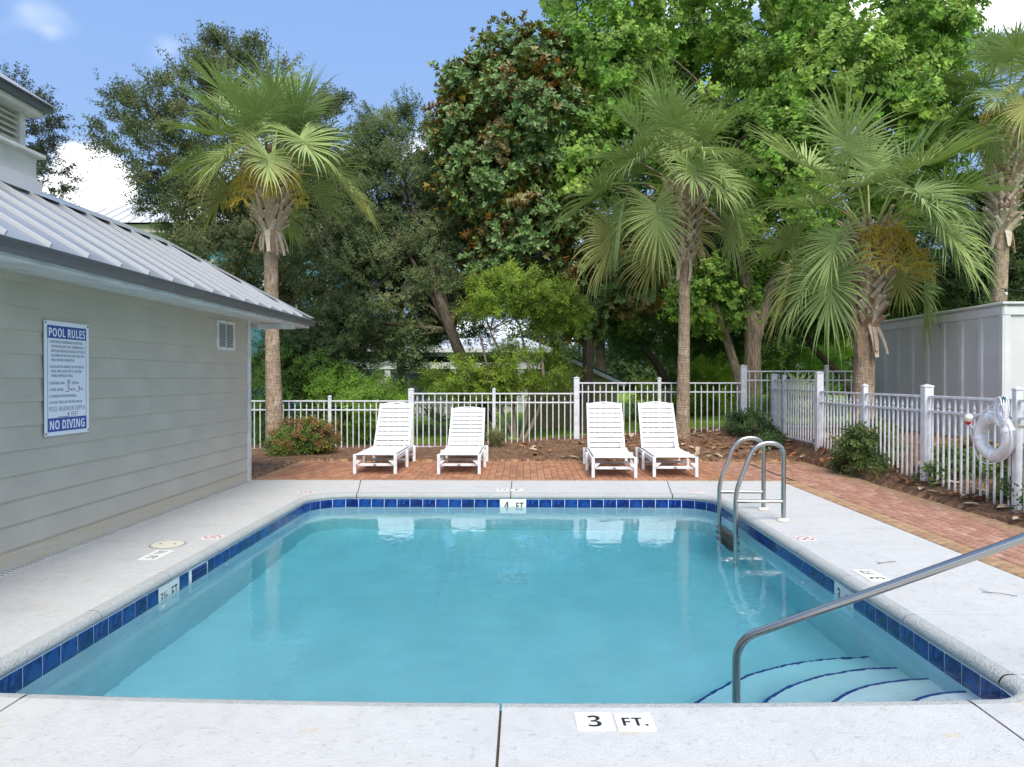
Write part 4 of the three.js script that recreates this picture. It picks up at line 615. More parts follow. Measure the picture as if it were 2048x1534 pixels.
{
  const t = tree('willow_leaf_tree', 'small yellow-green tree with pale twisted stems behind the fence');
  const L = [lobe(1030, 590, 15.6, 105, 40, 0.9), lobe(1110, 620, 15.6, 60, 40, 0.7), lobe(960, 600, 15.6, 50, 30, 0.6), lobe(1060, 730, 15.5, 90, 40, 0.7, 0.35), lobe(950, 760, 15.5, 90, 30, 0.6, 0.3)];
  for (const [a, b, c, s] of [[[1030, 890], [1020, 760], [980, 660], 1], [[1040, 890], [1060, 770], [1040, 650], 2], [[1045, 890], [1085, 790], [1075, 640], 3], [[1035, 890], [990, 790], [960, 670], 4]]) limb('stem', t, [px(...a, 15.6), px(...b, 15.6), px(...c, 15.6)], 0.05, 0.018, mat.paleBark, 8, s); branches(t, mat.paleBark, [px(980, 660, 15.6), px(1040, 650, 15.6), px(1075, 640, 15.6)], L.slice(0, 3), 45, 0.016, 5);
  foliage('crown', t, S.narrow, leafVC, 141, L, { n: 2300, base: [0.20, 0.31, 0.022], alt: [0.27, 0.36, 0.03], altShare: 0.3, clump: 0.22, per: 18 });
}
{
  const t = tree('broadleaf_tree', 'tall bright green broad-leaved tree filling the corner behind the gate');
  const L = [lobe(1250, 60, 19, 150, 110, 2.2), lobe(1480, 60, 19.5, 220, 130, 2.8), lobe(1730, 90, 19, 190, 140, 2.4), lobe(1840, 130, 18.5, 95, 110, 1.6), lobe(1640, 210, 17.6, 170, 130, 1.8), lobe(1180, 190, 18, 100, 90, 1.4), lobe(1400, 190, 19.5, 190, 120, 2.2), lobe(1570, 360, 16.6, 95, 120, 1.2), lobe(1560, 470, 16.6, 85, 70, 1.0), lobe(1820, 260, 17.5, 110, 70, 1.4), lobe(1160, 320, 17.6, 60, 100, 0.9), lobe(1440, 600, 17.8, 90, 60, 0.9, 1.2), lobe(1145, 330, 16.5, 45, 110, 0.7), lobe(1220, 150, 17.2, 110, 110, 1.2), lobe(1260, 320, 18.6, 120, 110, 1.3), lobe(1430, 350, 18.6, 130, 110, 1.3), lobe(1790, 370, 18.4, 130, 80, 1.2), lobe(1900, 330, 19, 60, 70, 1.0, 0.4)];
  const fork = [px(1505, 620, 17), px(1470, 420, 17.6), px(1580, 400, 17.6)];
  limb('trunk', t, [px(1498, 900, 17), px(1500, 800, 17), px(1503, 700, 17), px(1500, 620, 17), px(1476, 460, 17.5), px(1470, 260, 18.4)], 0.22, 0.11, mat.bark, 14, 16); limb('limb', t, [px(1506, 690, 17), px(1530, 600, 17), px(1560, 480, 17.4), px(1640, 260, 18)], 0.15, 0.06, mat.bark, 12, 17); limb('limb', t, [px(1495, 880, 17.2), px(1470, 740, 17.3), px(1425, 600, 17.4), px(1400, 500, 17.6), px(1380, 330, 18.2)], 0.14, 0.05, mat.bark, 12, 18); branches(t, mat.bark, [px(1480, 480, 17.5), px(1600, 380, 17.8), px(1390, 420, 18), px(1470, 280, 18.4)], L, 55, 0.06, 3);
  foliage('crown', t, S.broad, leafVC, 151, L, { n: 25000, size: 0.84, base: [0.20, 0.36, 0.045], alt: [0.33, 0.48, 0.085], altShare: 0.22, clump: 0.34, per: 22, vary: 0.28 });
}
// darker trees behind the right-hand fence
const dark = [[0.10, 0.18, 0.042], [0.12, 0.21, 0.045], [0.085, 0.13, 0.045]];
[
  ['dark green tree with a crooked forked trunk beyond the shed', [[1345, 900], [1330, 760], [1265, 660], [1245, 560]], 22, [lobe(1270, 560, 22, 100, 110, 1.6), lobe(1330, 500, 22.5, 90, 120, 1.6), lobe(1220, 660, 22, 50, 50, 0.8), lobe(1330, 660, 23, 80, 60, 1)], 3600, 0],
  ['dark green tree between the two trunks of the bright tree and the palm', [[1420, 900], [1430, 740], [1425, 560]], 24, [lobe(1420, 560, 24, 110, 130, 1.8), lobe(1430, 690, 24, 90, 50, 1.0)], 3000, 1],
  ['shady tree with a low forked trunk beyond the picket gate', [[1730, 900], [1690, 770], [1620, 690], [1590, 620]], 21, [lobe(1620, 570, 21, 120, 90, 1.5), lobe(1700, 540, 21.5, 110, 120, 1.6), lobe(1800, 560, 21, 90, 80, 1.4), lobe(1590, 680, 21, 70, 40, 0.8, 0.5)], 4200, 1],
  ['dense dark evergreen tree behind the grey enclosure', [[2010, 900], [2000, 700], [1990, 500]], 20, [lobe(1990, 500, 20, 120, 130, 1.8), lobe(1930, 560, 19.5, 70, 90, 1.2), lobe(2080, 430, 20, 100, 150, 1.6)], 4600, 2],
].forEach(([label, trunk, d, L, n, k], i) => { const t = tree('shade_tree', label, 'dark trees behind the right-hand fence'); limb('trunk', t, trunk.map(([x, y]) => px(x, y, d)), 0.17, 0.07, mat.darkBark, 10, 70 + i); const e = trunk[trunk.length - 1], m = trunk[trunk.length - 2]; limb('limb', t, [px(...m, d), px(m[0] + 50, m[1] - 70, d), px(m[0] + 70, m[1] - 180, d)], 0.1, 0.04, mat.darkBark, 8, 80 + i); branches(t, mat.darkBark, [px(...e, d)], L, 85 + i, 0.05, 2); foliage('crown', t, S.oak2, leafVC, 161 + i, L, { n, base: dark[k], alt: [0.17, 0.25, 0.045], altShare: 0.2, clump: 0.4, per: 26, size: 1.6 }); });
// far trees that close the view
{
  const R = rng(303), spots = [[-34, 46, 7], [-26, 52, 6.2], [-19, 55, 5.6], [-12, 58, 4.6], [-5, 60, 4.4], [2, 56, 4.6], [8, 48, 6], [13, 42, 6.6], [19, 40, 7], [25, 38, 7.4], [31, 40, 7.6], [38, 44, 8]];
  spots.forEach(([x, d, h], i) => { const t = tree('distant_tree', `distant leafy tree closing the view beyond the lawn`, 'distant trees beyond the lawn'); limb('trunk', t, [[x, 0, -d], [x + 0.2, h * 0.5, -d]], 0.3, 0.15, mat.darkBark, 7, i); foliage('crown', t, S.far, leafVC, 400 + i, [[x, h * 0.55, -d, 3.6, h * 0.5, 2.6], [x + 1.5, h * 0.35, -d + 1, 3, h * 0.32, 2]], { n: 1900, base: [0.08, 0.13, 0.04], clump: 0.7, per: 20, size: 2.1 }); });
}

// ------------------------------------------------------------------ palms
const frondMats = [[0.29, 0.385, 0.115], [0.345, 0.43, 0.14], [0.24, 0.335, 0.105], [0.42, 0.43, 0.14]].map((c) => leafMat({ color: tint(...c), roughness: 0.74, transmission: 0.22, specularIntensity: 1 }));
const petioleMat = M({ color: tint(0.30, 0.33, 0.09), roughness: 0.6 });
function frond(parent, o, az, el, k, R, m, opt = {}) {           // a fan leaf: arching stalk, then folded segments that droop
  const dir = V(Math.cos(el) * Math.cos(az), Math.sin(el), Math.cos(el) * Math.sin(az)), P = (opt.stalk ?? 0.85) * k, sag = (opt.sag ?? 0.28) * Math.cos(el) * k, pts = [];
  for (let i = 0; i <= 8; i++) { const t = i / 8; pts.push(o.clone().addScaledVector(dir, P * t).add(V(0, -sag * t * t, 0))); }
  const d2 = pts[8].clone().sub(pts[7]).normalize(), side = d2.clone().cross(V(0, 1, 0)); if (side.length() < 0.1) side.set(-Math.sin(az), 0, Math.cos(az)); side.normalize(); d2.applyAxisAngle(side, -(opt.pitch ?? 0.55) * (1 - 0.75 * clamp(Math.sin(el))) * (0.6 + R() * 0.8)); const roll = (R() - 0.5) * 0.7, nrm = side.clone().cross(d2).normalize(); side.applyAxisAngle(d2, roll); nrm.applyAxisAngle(d2, roll);
  const leaf = new THREE.Group(); leaf.name = 'frond'; parent.add(leaf);
  mesh('stalk', tubeAlong(pts, (t) => lerp(0.02, 0.009, t) * k, 6), petioleMat, leaf);
  const n = opt.n ?? 62, fm = opt.fan ?? 2.5, Ls = (opt.len ?? 1.0) * k, Lc = 0.34 * k, pos = [], nor = [], hub = pts[8], STEP = 9, up = V(0, 1, 0), droop = opt.droop ?? 1.0;
  for (let i = 0; i < n; i++) {
    const u = (i + 0.5) / n * 2 - 1, ph = u * fm, along = Lc * (1 - Math.pow(Math.abs(u), 0.8)), costa = hub.clone().addScaledVector(d2, along * 0.95).add(V(0, -0.22 * along * along / (k * 0.34), 0));
    let d = d2.clone().multiplyScalar(Math.cos(ph)).addScaledVector(side, Math.sin(ph)).addScaledVector(nrm, 0.30 * Math.abs(Math.sin(ph)) + (R() - 0.5) * 0.16).normalize();
    const len = Ls * (1 - 0.22 * u * u) * (0.74 + R() * 0.34), dr = droop * (0.6 + R() * 0.9), wmax = len * 0.019 * (62 / n), q = costa.clone(), rows = [];
    for (let s = 0; s <= STEP; s++) {
      const t = s / STEP, w = wmax * (t < 0.42 ? lerp(0.3, 1, t / 0.42) : Math.pow(1 - (t - 0.42) / 0.585, 1.45)), ac = d.clone().cross(nrm).normalize(), nn = ac.clone().cross(d).normalize();
      rows.push([q.clone().addScaledVector(ac, -w).addScaledVector(nn, w * 0.45), q.clone().addScaledVector(nn, -w * 0.3), q.clone().addScaledVector(ac, w).addScaledVector(nn, w * 0.45)]);
      q.addScaledVector(d, len / STEP); d = d.clone().add(V((R() - 0.5) * 0.12, -dr * Math.pow(t + 0.05, 2.8) * 0.95, (R() - 0.5) * 0.12)).normalize();
    }
    for (let s = 0; s < STEP; s++) for (const e of [0, 1]) { const a = rows[s][e], b = rows[s][e + 1], c = rows[s + 1][e + 1], f = rows[s + 1][e]; for (const v of [a, b, c, a, c, f]) pos.push(v.x, v.y, v.z); }
  }
  const g = new THREE.BufferGeometry(); g.setAttribute('position', new THREE.Float32BufferAttribute(pos, 3)); g.computeVertexNormals(); mesh('blade', g, m, leaf);
}
function bootGeo(len, w0, w1, th, curl, notch) {                // old leaf base: a tapering, curling, split strap
  const N = 5, l = [], row = (i) => { const t = i / N, w = lerp(w0, w1, Math.pow(t, 0.7)) / 2, z = curl * t * t, y = len * t, h = th * (1 - 0.5 * t) / 2; return [[-w, y, z - h], [w, y, z - h], [w, y, z + h - w * 0.15], [0, y + (i === N ? -notch : 0), z + h + w * 0.12], [-w, y, z + h - w * 0.15]]; };
  for (let i = 0; i < N; i++) { const a = row(i), b = row(i + 1); for (let k = 0; k < 5; k++) { const k2 = (k + 1) % 5; l.push(...a[k], ...a[k2], ...b[k2], ...a[k], ...b[k2], ...b[k]); } }
  const e = row(N); l.push(...e[0], ...e[1], ...e[2], ...e[0], ...e[2], ...e[3], ...e[0], ...e[3], ...e[4]); return tris(l);
}
const boots = [bootGeo(0.34, 0.12, 0.05, 0.03, 0.07, 0.05), bootGeo(0.29, 0.10, 0.045, 0.028, 0.10, 0.03), bootGeo(0.38, 0.13, 0.06, 0.03, 0.05, 0.07)];
function fruit(parent, o, az, len, seed) {                       // branching yellow flower stalk
  const R = rng(seed), parts = [], main = []; for (let i = 0; i <= 10; i++) { const t = i / 10; main.push(o.clone().add(V(Math.cos(az) * len * 0.62 * t, len * (0.30 * t - 1.0 * t * t), Math.sin(az) * len * 0.62 * t))); }
  parts.push(tubeAlong(main, (t) => lerp(0.012, 0.004, t), 5));
  for (let i = 2; i <= 10; i++) for (let j = 0; j < 9; j++) { const p = main[i], a = R() * 6.28, L = len * (0.12 + R() * 0.2), q = p.clone().add(V(Math.cos(a) * L * 0.7, (R() - 0.6) * L * 0.8, Math.sin(a) * L * 0.7)), r = q.clone().add(V((R() - 0.5) * 0.08, -0.05 - R() * 0.08, (R() - 0.5) * 0.08)); parts.push(tubeAlong([p, p.clone().lerp(q, 0.5).add(V(0, 0.02, 0)), q, r], 0.0045, 3, false)); for (let s = 0; s < 3; s++) { const e = q.clone().add(V((R() - 0.5) * 0.1, (R() - 0.7) * 0.1, (R() - 0.5) * 0.1)); parts.push(tubeAlong([p.clone().lerp(q, 0.4 + R() * 0.5), e], 0.0036, 3, false)); } }
  mesh('flower_stalk', mergeGeometries(parts), M({ color: tint(0.60, 0.44, 0.06), roughness: 0.8 }), parent);
}
function palm(label, base, top, rBase, rTop, bootLow, bootR, fronds, seed, opt = {}) {
  const t = thing('sabal_palm', label, 'palm tree', [0, 0, 0], 0, 'cabbage palms round the pool'), R = rng(seed), b = V(...base), e = V(...top), mid = b.clone().lerp(e, 0.5).add(V(...(opt.bend ?? [0.05, 0, 0])));
  const curve = new THREE.QuadraticBezierCurve3(b, mid, e), P = curve.getPoints(40);
  mesh('trunk', tubeAlong(P, (s, i) => lerp(rBase, rTop, smooth(0, 0.5, s)) * (1 + 0.02 * Math.sin(i * 2.1)) + 0.05 * Math.exp(-s * 16), 20), opt.bark ?? mat.palmBark, t);
  const H = e.y - bootLow; let row = 0;
  { const c0 = []; for (let i = 0; i <= 6; i++) { const f = (bootLow + H * i / 6 - b.y) / (e.y - b.y); c0.push(curve.getPoint(clamp(f))); } mesh('fibre_core', tubeAlong(c0, (s) => lerp(rTop * 1.08, bootR * 0.8, s), 14), mat.boot[3], t); }
  for (let y = bootLow; y < e.y - 0.02; y += 0.085, row++) { const f = (y - bootLow) / H, c = curve.getPoint(clamp((y - b.y) / (e.y - b.y))), r = lerp(rTop * 1.0, bootR * 0.74, Math.pow(f, 0.8)), n = 8; for (let i = 0; i < n; i++) { const a = (i + (row % 2) * 0.5 + R() * 0.2) / n * Math.PI * 2, o = mesh('leaf_base', boots[Math.floor(R() * 3)], mat.boot[Math.floor(R() * 3.4)], t); o.rotation.order = 'YXZ'; o.position.set(c.x + Math.sin(a) * r, y - 0.05, c.z + Math.cos(a) * r); o.rotation.set(0.24 + R() * 0.14 + f * 0.1, a, (row % 2 ? 1 : -1) * (0.5 - f * 0.25) + (R() - 0.5) * 0.16); const k = (opt.bootScale ?? 1) * (0.85 + R() * 0.3); o.scale.set(k, k * (0.8 + 0.25 * f), k); } }
  if (opt.skirt) for (let i = 0; i < opt.skirt; i++) { const a = i * 2.4 + R(), c = curve.getPoint(clamp((bootLow - b.y) / (e.y - b.y))), o = mesh('dead_leaf_base', boots[i % 3], mat.boot[Math.floor(R() * 4)], t); o.rotation.order = 'YXZ'; o.position.set(c.x + Math.sin(a) * rTop * 0.95, bootLow + 0.03 + R() * 0.06, c.z + Math.cos(a) * rTop * 0.95); o.rotation.set(2.55 + R() * 0.45, a, (R() - 0.5) * 0.5); const k = 0.9 + R() * 0.5; o.scale.set(k * 0.8, k * 1.15, k); }
  fronds.forEach(([az, el, k, m, o]) => frond(t, e.clone().add(V(Math.cos(az) * 0.06, -0.06 - 0.10 * (1 - Math.sin(Math.max(el, 0))), Math.sin(az) * 0.06)), az, el, k, R, frondMats[m], o));
  (opt.fruit ?? []).forEach(([az, len], i) => fruit(t, e.clone().add(V(Math.cos(az) * 0.15, -0.05, Math.sin(az) * 0.15)), az, len, seed + i));
  return t;
}
function crownSpread(n, seed, k, hang, skew = 0, face = 0.42, lift = 1.1) { const R = rng(seed), out = []; for (let i = 0; i < n; i++) { const f = (i + 0.5) / n, az = i * 2.399 + R() * 0.35, el0 = lerp(1.35, hang, Math.pow(f, 1.15)) + (R() - 0.5) * 0.2, front = smooth(0.2, 0.85, Math.sin(az)), el = Math.max(el0, lerp(-9, face + (R() - 0.5) * 0.4, front)); out.push([az, el, k * (0.88 + R() * 0.22) * lerp(1, lift, smooth(0.35, 1.1, el)) * (1 + skew * -Math.cos(az)), f > 0.78 ? (R() < 0.5 ? 3 : 1) : Math.floor(R() * 3), { droop: lerp(0.45, 1.1, f) * (0.6 + R() * 0.8), pitch: 0.25 + R() * 0.6 + front * 0.75, stalk: 0.8 + R() * 0.4, len: 0.84 + R() * 0.14 }]); } return out; }
palm('cabbage palm with a shaggy straw skirt beside the pool house', [-4.55, 0.0, -13.6], [-4.62, 5.22, -13.55], 0.155, 0.125, 4.06, 0.50, crownSpread(29, 7, 1.02, 0.0, 0, 0.28), 71, { skirt: 26, fruit: [[0.4, 0.9], [1.9, 1.0], [2.9, 0.9], [1.2, 0.8]], bend: [-0.05, 0, 0], bootScale: 1.2 });
palm('tall smooth-trunked cabbage palm behind two loungers', [2.98, 0.1, -14.0], [3.02, 5.0, -14.0], 0.125, 0.105, 3.62, 0.36, crownSpread(29, 17, 1.08, -0.38, 0.16, 0.55).map(([a, e, k, m, o]) => [a, e, k, m, { ...o, droop: o.droop * 1.3 }]), 81, { skirt: 5, bend: [0.02, 0, 0], bootScale: 0.85 });
palm('cabbage palm with yellow flower stalks in front of the grey enclosure', [5.62, 0.1, -12.4], [5.72, 3.86, -12.4], 0.185, 0.16, 2.22, 0.40, [...crownSpread(19, 27, 1.08, -0.15, 0, 0.6, 1.25), [2.6, -0.35, 1.15, 2, { droop: 1.3 }], [3.1, -0.25, 1.1, 1, { droop: 1.5 }], [0.3, -0.6, 1.05, 0, { droop: 0.7 }], [0.75, 0.25, 1.1, 0, { droop: 1.3 }], [1.1, 0.6, 1.15, 2, { droop: 1.2 }]], 91, { skirt: 9, fruit: [[1.5, 0.95], [0.9, 1.15], [0.2, 1.1], [2.0, 0.9]], bend: [-0.06, 0, 0] });
palm('slender cabbage palm rising from behind the grey enclosure', [10.0, 0.2, -16], [10.25, 7.05, -16], 0.17, 0.15, 4.5, 0.34, crownSpread(24, 37, 0.95, -0.1), 95, { skirt: 14, fruit: [[2.8, 1.0], [1.2, 1.0]], bend: [0, 0, 0], bootScale: 1.15 });
{ // low fan palms growing beyond the fence
  const spots = [[-0.62, 0.02, -15.3, 0.62, 'low fan palm behind the back fence beside the shed'], [4.9, 0.4, -15.6, 0.75, 'low blue-green fan palm behind the fence corner post'], [-2.0, 0, -19, 0.9, 'low fan palm standing before the cottage windows'], [7.1, 0.5, -19, 1.0, 'low spiky fan palm beyond the gate']];
  spots.forEach(([x, y, z, k, label], i) => { const t = thing('fan_palm', label, 'plant', [0, 0, 0], 0, 'low fan palms beyond the fence'), R = rng(500 + i); for (let j = 0; j < 11; j++) frond(t, V(x, y, z), j * 2.4, 0.35 + R() * 0.9, k * (0.75 + R() * 0.3), R, frondMats[i % 2 ? 2 : j % 3], { n: 22, pitch: 0.1, droop: 0.25, fan: 1.7, stalk: 0.6, len: 0.75 }); });
}
{ // feather palm in front of the cottage, and two slim trunks
  const t = thing('feather_palm', 'grey-green feather palm arching in front of the cottage roof', 'palm tree', [0, 0, 0]), R = rng(520), o = V(-4.35, 1.5, -21), g = [];
  limb('trunk', t, [[-4.35, -0.1, -21], [-4.35, 1.5, -21]], 0.2, 0.16, mat.palmBark, 10, 3);
  for (let j = 0; j < 16; j++) { const az = j * 2.4, el = 0.2 + R() * 1.0, P = []; let q = o.clone(), d = V(Math.cos(el) * Math.cos(az), Math.sin(el), Math.cos(el) * Math.sin(az)); for (let i = 0; i <= 12; i++) { P.push(q.clone()); q.addScaledVector(d, 0.15); d.add(V(0, -0.13, 0)).normalize(); } const pos = []; for (let i = 2; i < 12; i++) for (const s of [-1, 1]) for (let h = 0; h < 2; h++) { const p = P[i].clone().lerp(P[Math.min(12, i + 1)], h / 2), dd = P[Math.min(12, i + 1)].clone().sub(P[i]).normalize(), sd = dd.clone().cross(V(0, 1, 0)).normalize().multiplyScalar(s), L = 0.42 * (1 - Math.abs(i - 6) / 12), e = p.clone().addScaledVector(dd, L * 0.6).addScaledVector(sd, L * 0.8).add(V(0, 0.05, 0)), w = dd.clone().multiplyScalar(0.014); for (const v of [p.clone().sub(w), p.clone().add(w), e]) pos.push(v.x, v.y, v.z); } const bg = new THREE.BufferGeometry(); bg.setAttribute('position', new THREE.Float32BufferAttribute(pos, 3)); bg.computeVertexNormals(); const f = new THREE.Group(); f.name = 'frond'; t.add(f); mesh('rib', tubeAlong(P, (s) => lerp(0.014, 0.004, s), 5), petioleMat, f); mesh('leaflets', bg, leafMat({ color: tint(0.34, 0.42, 0.30), roughness: 0.8, transmission: 0.15 }), f); }
  for (const [x, d, h, label] of [[-3.65, 22, 5.2, 'slim pale palm trunk in front of the cottage'], [2.25, 22, 6, 'slim pale palm trunk beyond the shed roof']]) { const p = thing('slim_palm', label, 'palm tree', [0, 0, 0]), Q = rng(540 + d + x); limb('trunk', p, [[x + 0.1, -0.1, -d], [x, h * 0.5, -d], [x, h, -d]], 0.15, 0.12, mat.paleBark, 10, 5); for (let j = 0; j < 12; j++) frond(p, V(x, h, -d), j * 2.4, 1.2 - j * 0.12, 1, Q, frondMats[j % 3], { n: 26, droop: 1 }); }
}

// ------------------------------------------------------------------ shrubs and small plants
function shrub(name, label, L, geo, n, base, o = {}, group) { const t = thing(name, label, 'shrub', [0, 0, 0], 0, group), R = rng(n); for (let i = 0; i < (o.stems ?? 5); i++) { const l = L[i % L.length], f = [l[0] + (R() - 0.5) * 0.15, (o.foot ?? rise(l[0], l[2])) - 0.03, l[2] + (R() - 0.5) * 0.15]; limb('stem', t, [f, [lerp(f[0], l[0], 0.5), lerp(f[1], l[1], 0.5), l[2]], [l[0] + (R() - 0.5) * l[3], l[1] + R() * l[4] * 0.6, l[2] + (R() - 0.5) * l[5]]], 0.014, 0.004, mat.darkBark, 6, i + 1); } foliage('foliage', t, geo, leafVC, n + 7, L, { n, base, clump: 0.10, per: 16, shell: 0.5, ...o }); return t; }
shrub('rounded_bush', 'rounded clipped bush with green and rusty leaves by the palm trunk', [lobe(588, 882, 13.2, 46, 31, 0.42), lobe(560, 892, 13.1, 22, 20, 0.3), lobe(612, 875, 13.2, 36, 32, 0.4)], S.small, 1900, [0.15, 0.24, 0.035], { alt: [0.36, 0.20, 0.07], altShare: 0.22, clump: 0.07 });
shrub('rusty_bush', 'rusty brown leaved end of the clipped bush beside the fence post', [lobe(646, 880, 13.3, 20, 30, 0.3)], S.small, 520, [0.36, 0.19, 0.075], { alt: [0.20, 0.22, 0.04], altShare: 0.2, clump: 0.07 });
shrub('fence_shrub', 'loose green shrub growing through the side fence pickets', [lobe(1740, 900, 10.5, 48, 48, 0.3), lobe(1710, 925, 10.8, 25, 30, 0.25), lobe(1785, 935, 10.0, 26, 28, 0.25)], S.small, 1150, [0.13, 0.20, 0.045], { alt: [0.24, 0.22, 0.05], altShare: 0.12, size: 1.25 }, 'shrubs along the side fence');
shrub('fence_shrub', 'straggly green shrub below the ring buoy on the side fence', [lobe(1925, 950, 8.9, 65, 55, 0.35), lobe(1870, 972, 8.9, 25, 20, 0.2)], S.small, 900, [0.13, 0.21, 0.045], { alt: [0.26, 0.2, 0.06], altShare: 0.12, size: 1.2 }, 'shrubs along the side fence');
shrub('fence_shrub', 'glossy green shrub at the fence post beyond the ring buoy', [lobe(2058, 955, 7.5, 38, 55, 0.3)], S.small, 520, [0.09, 0.18, 0.05], { size: 1.3 }, 'shrubs along the side fence');
shrub('corner_shrub', 'small airy shrub at the foot of the tall corner post', [lobe(1500, 852, 13.9, 45, 26, 0.35)], S.small, 420, [0.10, 0.17, 0.05], { size: 1.3 });
shrub('corner_sprout', 'tiny green sprout in the pine straw near the gate', [lobe(1538, 885, 13.2, 14, 14, 0.12)], S.small, 90, [0.07, 0.16, 0.04], { size: 1.2, stems: 2 });
[[[lobe(715, 830, 15.6, 75, 70, 0.7), lobe(660, 800, 15.8, 60, 60, 0.6), lobe(770, 800, 15.9, 40, 45, 0.5)], 2400, [0.20, 0.36, 0.035], 'bright green hedge behind the lounger by the rounded bush'], [[lobe(545, 780, 15.8, 50, 110, 0.6), lobe(600, 730, 16, 60, 50, 0.6)], 2000, [0.12, 0.23, 0.035], 'dark green hedge behind the palm at the pool house'], [[lobe(905, 775, 17.5, 70, 22, 0.6), lobe(985, 780, 17.2, 30, 40, 0.5)], 1000, [0.19, 0.32, 0.035], 'leafy hedge at the foot of the leaning trunk'], [[lobe(1425, 770, 20, 60, 45, 0.8), lobe(1290, 830, 19, 25, 60, 0.5), lobe(1390, 800, 20, 40, 60, 0.6)], 2600, [0.34, 0.48, 0.035], 'yellow-green hedge beyond the back fence and shed'], [[lobe(1570, 740, 23, 110, 45, 1.0), lobe(1660, 720, 25, 60, 60, 0.8)], 1800, [0.28, 0.44, 0.045], 'light green hedge beyond the gate']].forEach(([L, n, c, label], i) => shrub('hedge', label, L, S.narrow, n, c, { clump: 0.16, size: 0.95, alt: [c[0] * 1.4, c[1] * 1.3, c[2]], altShare: 0.25, foot: 0 }, 'hedges beyond the fence'));
function blades(name, label, x, z, n, h, spread, c, seed) { const R = rng(seed), pos = [], y = rise(x, z); for (let i = 0; i < n; i++) { const a = R() * 6.28, lean = R() * 0.9, L = h * (0.6 + R() * 0.6), r = R() * 0.07, p0 = V(x + Math.cos(a) * r, y, z + Math.sin(a) * r), p1 = p0.clone().add(V(Math.cos(a) * L * lean * 0.4, L * 0.6, Math.sin(a) * L * lean * 0.4)), p2 = p1.clone().add(V(Math.cos(a) * L * lean * spread, L * (0.5 - lean * 0.7), Math.sin(a) * L * lean * spread)), w = V(-Math.sin(a), 0, Math.cos(a)).multiplyScalar(0.004); for (const v of [p0.clone().sub(w), p0.clone().add(w), p1.clone().add(w), p0.clone().sub(w), p1.clone().add(w), p1.clone().sub(w), p1.clone().sub(w), p1.clone().add(w), p2]) pos.push(v.x, v.y, v.z); } const g = new THREE.BufferGeometry(); g.setAttribute('position', new THREE.Float32BufferAttribute(pos, 3)); g.computeVertexNormals(); const o = single(name, g, leafMat({ color: tint(...c), roughness: 0.9, transmission: 0.2 }), label, 'grass'); }
blades('grass_tuft', 'wispy ornamental grass tuft between lounger and thin fence post', -0.52, -13.9, 520, 0.40, 0.7, [0.26, 0.27, 0.11], 610);

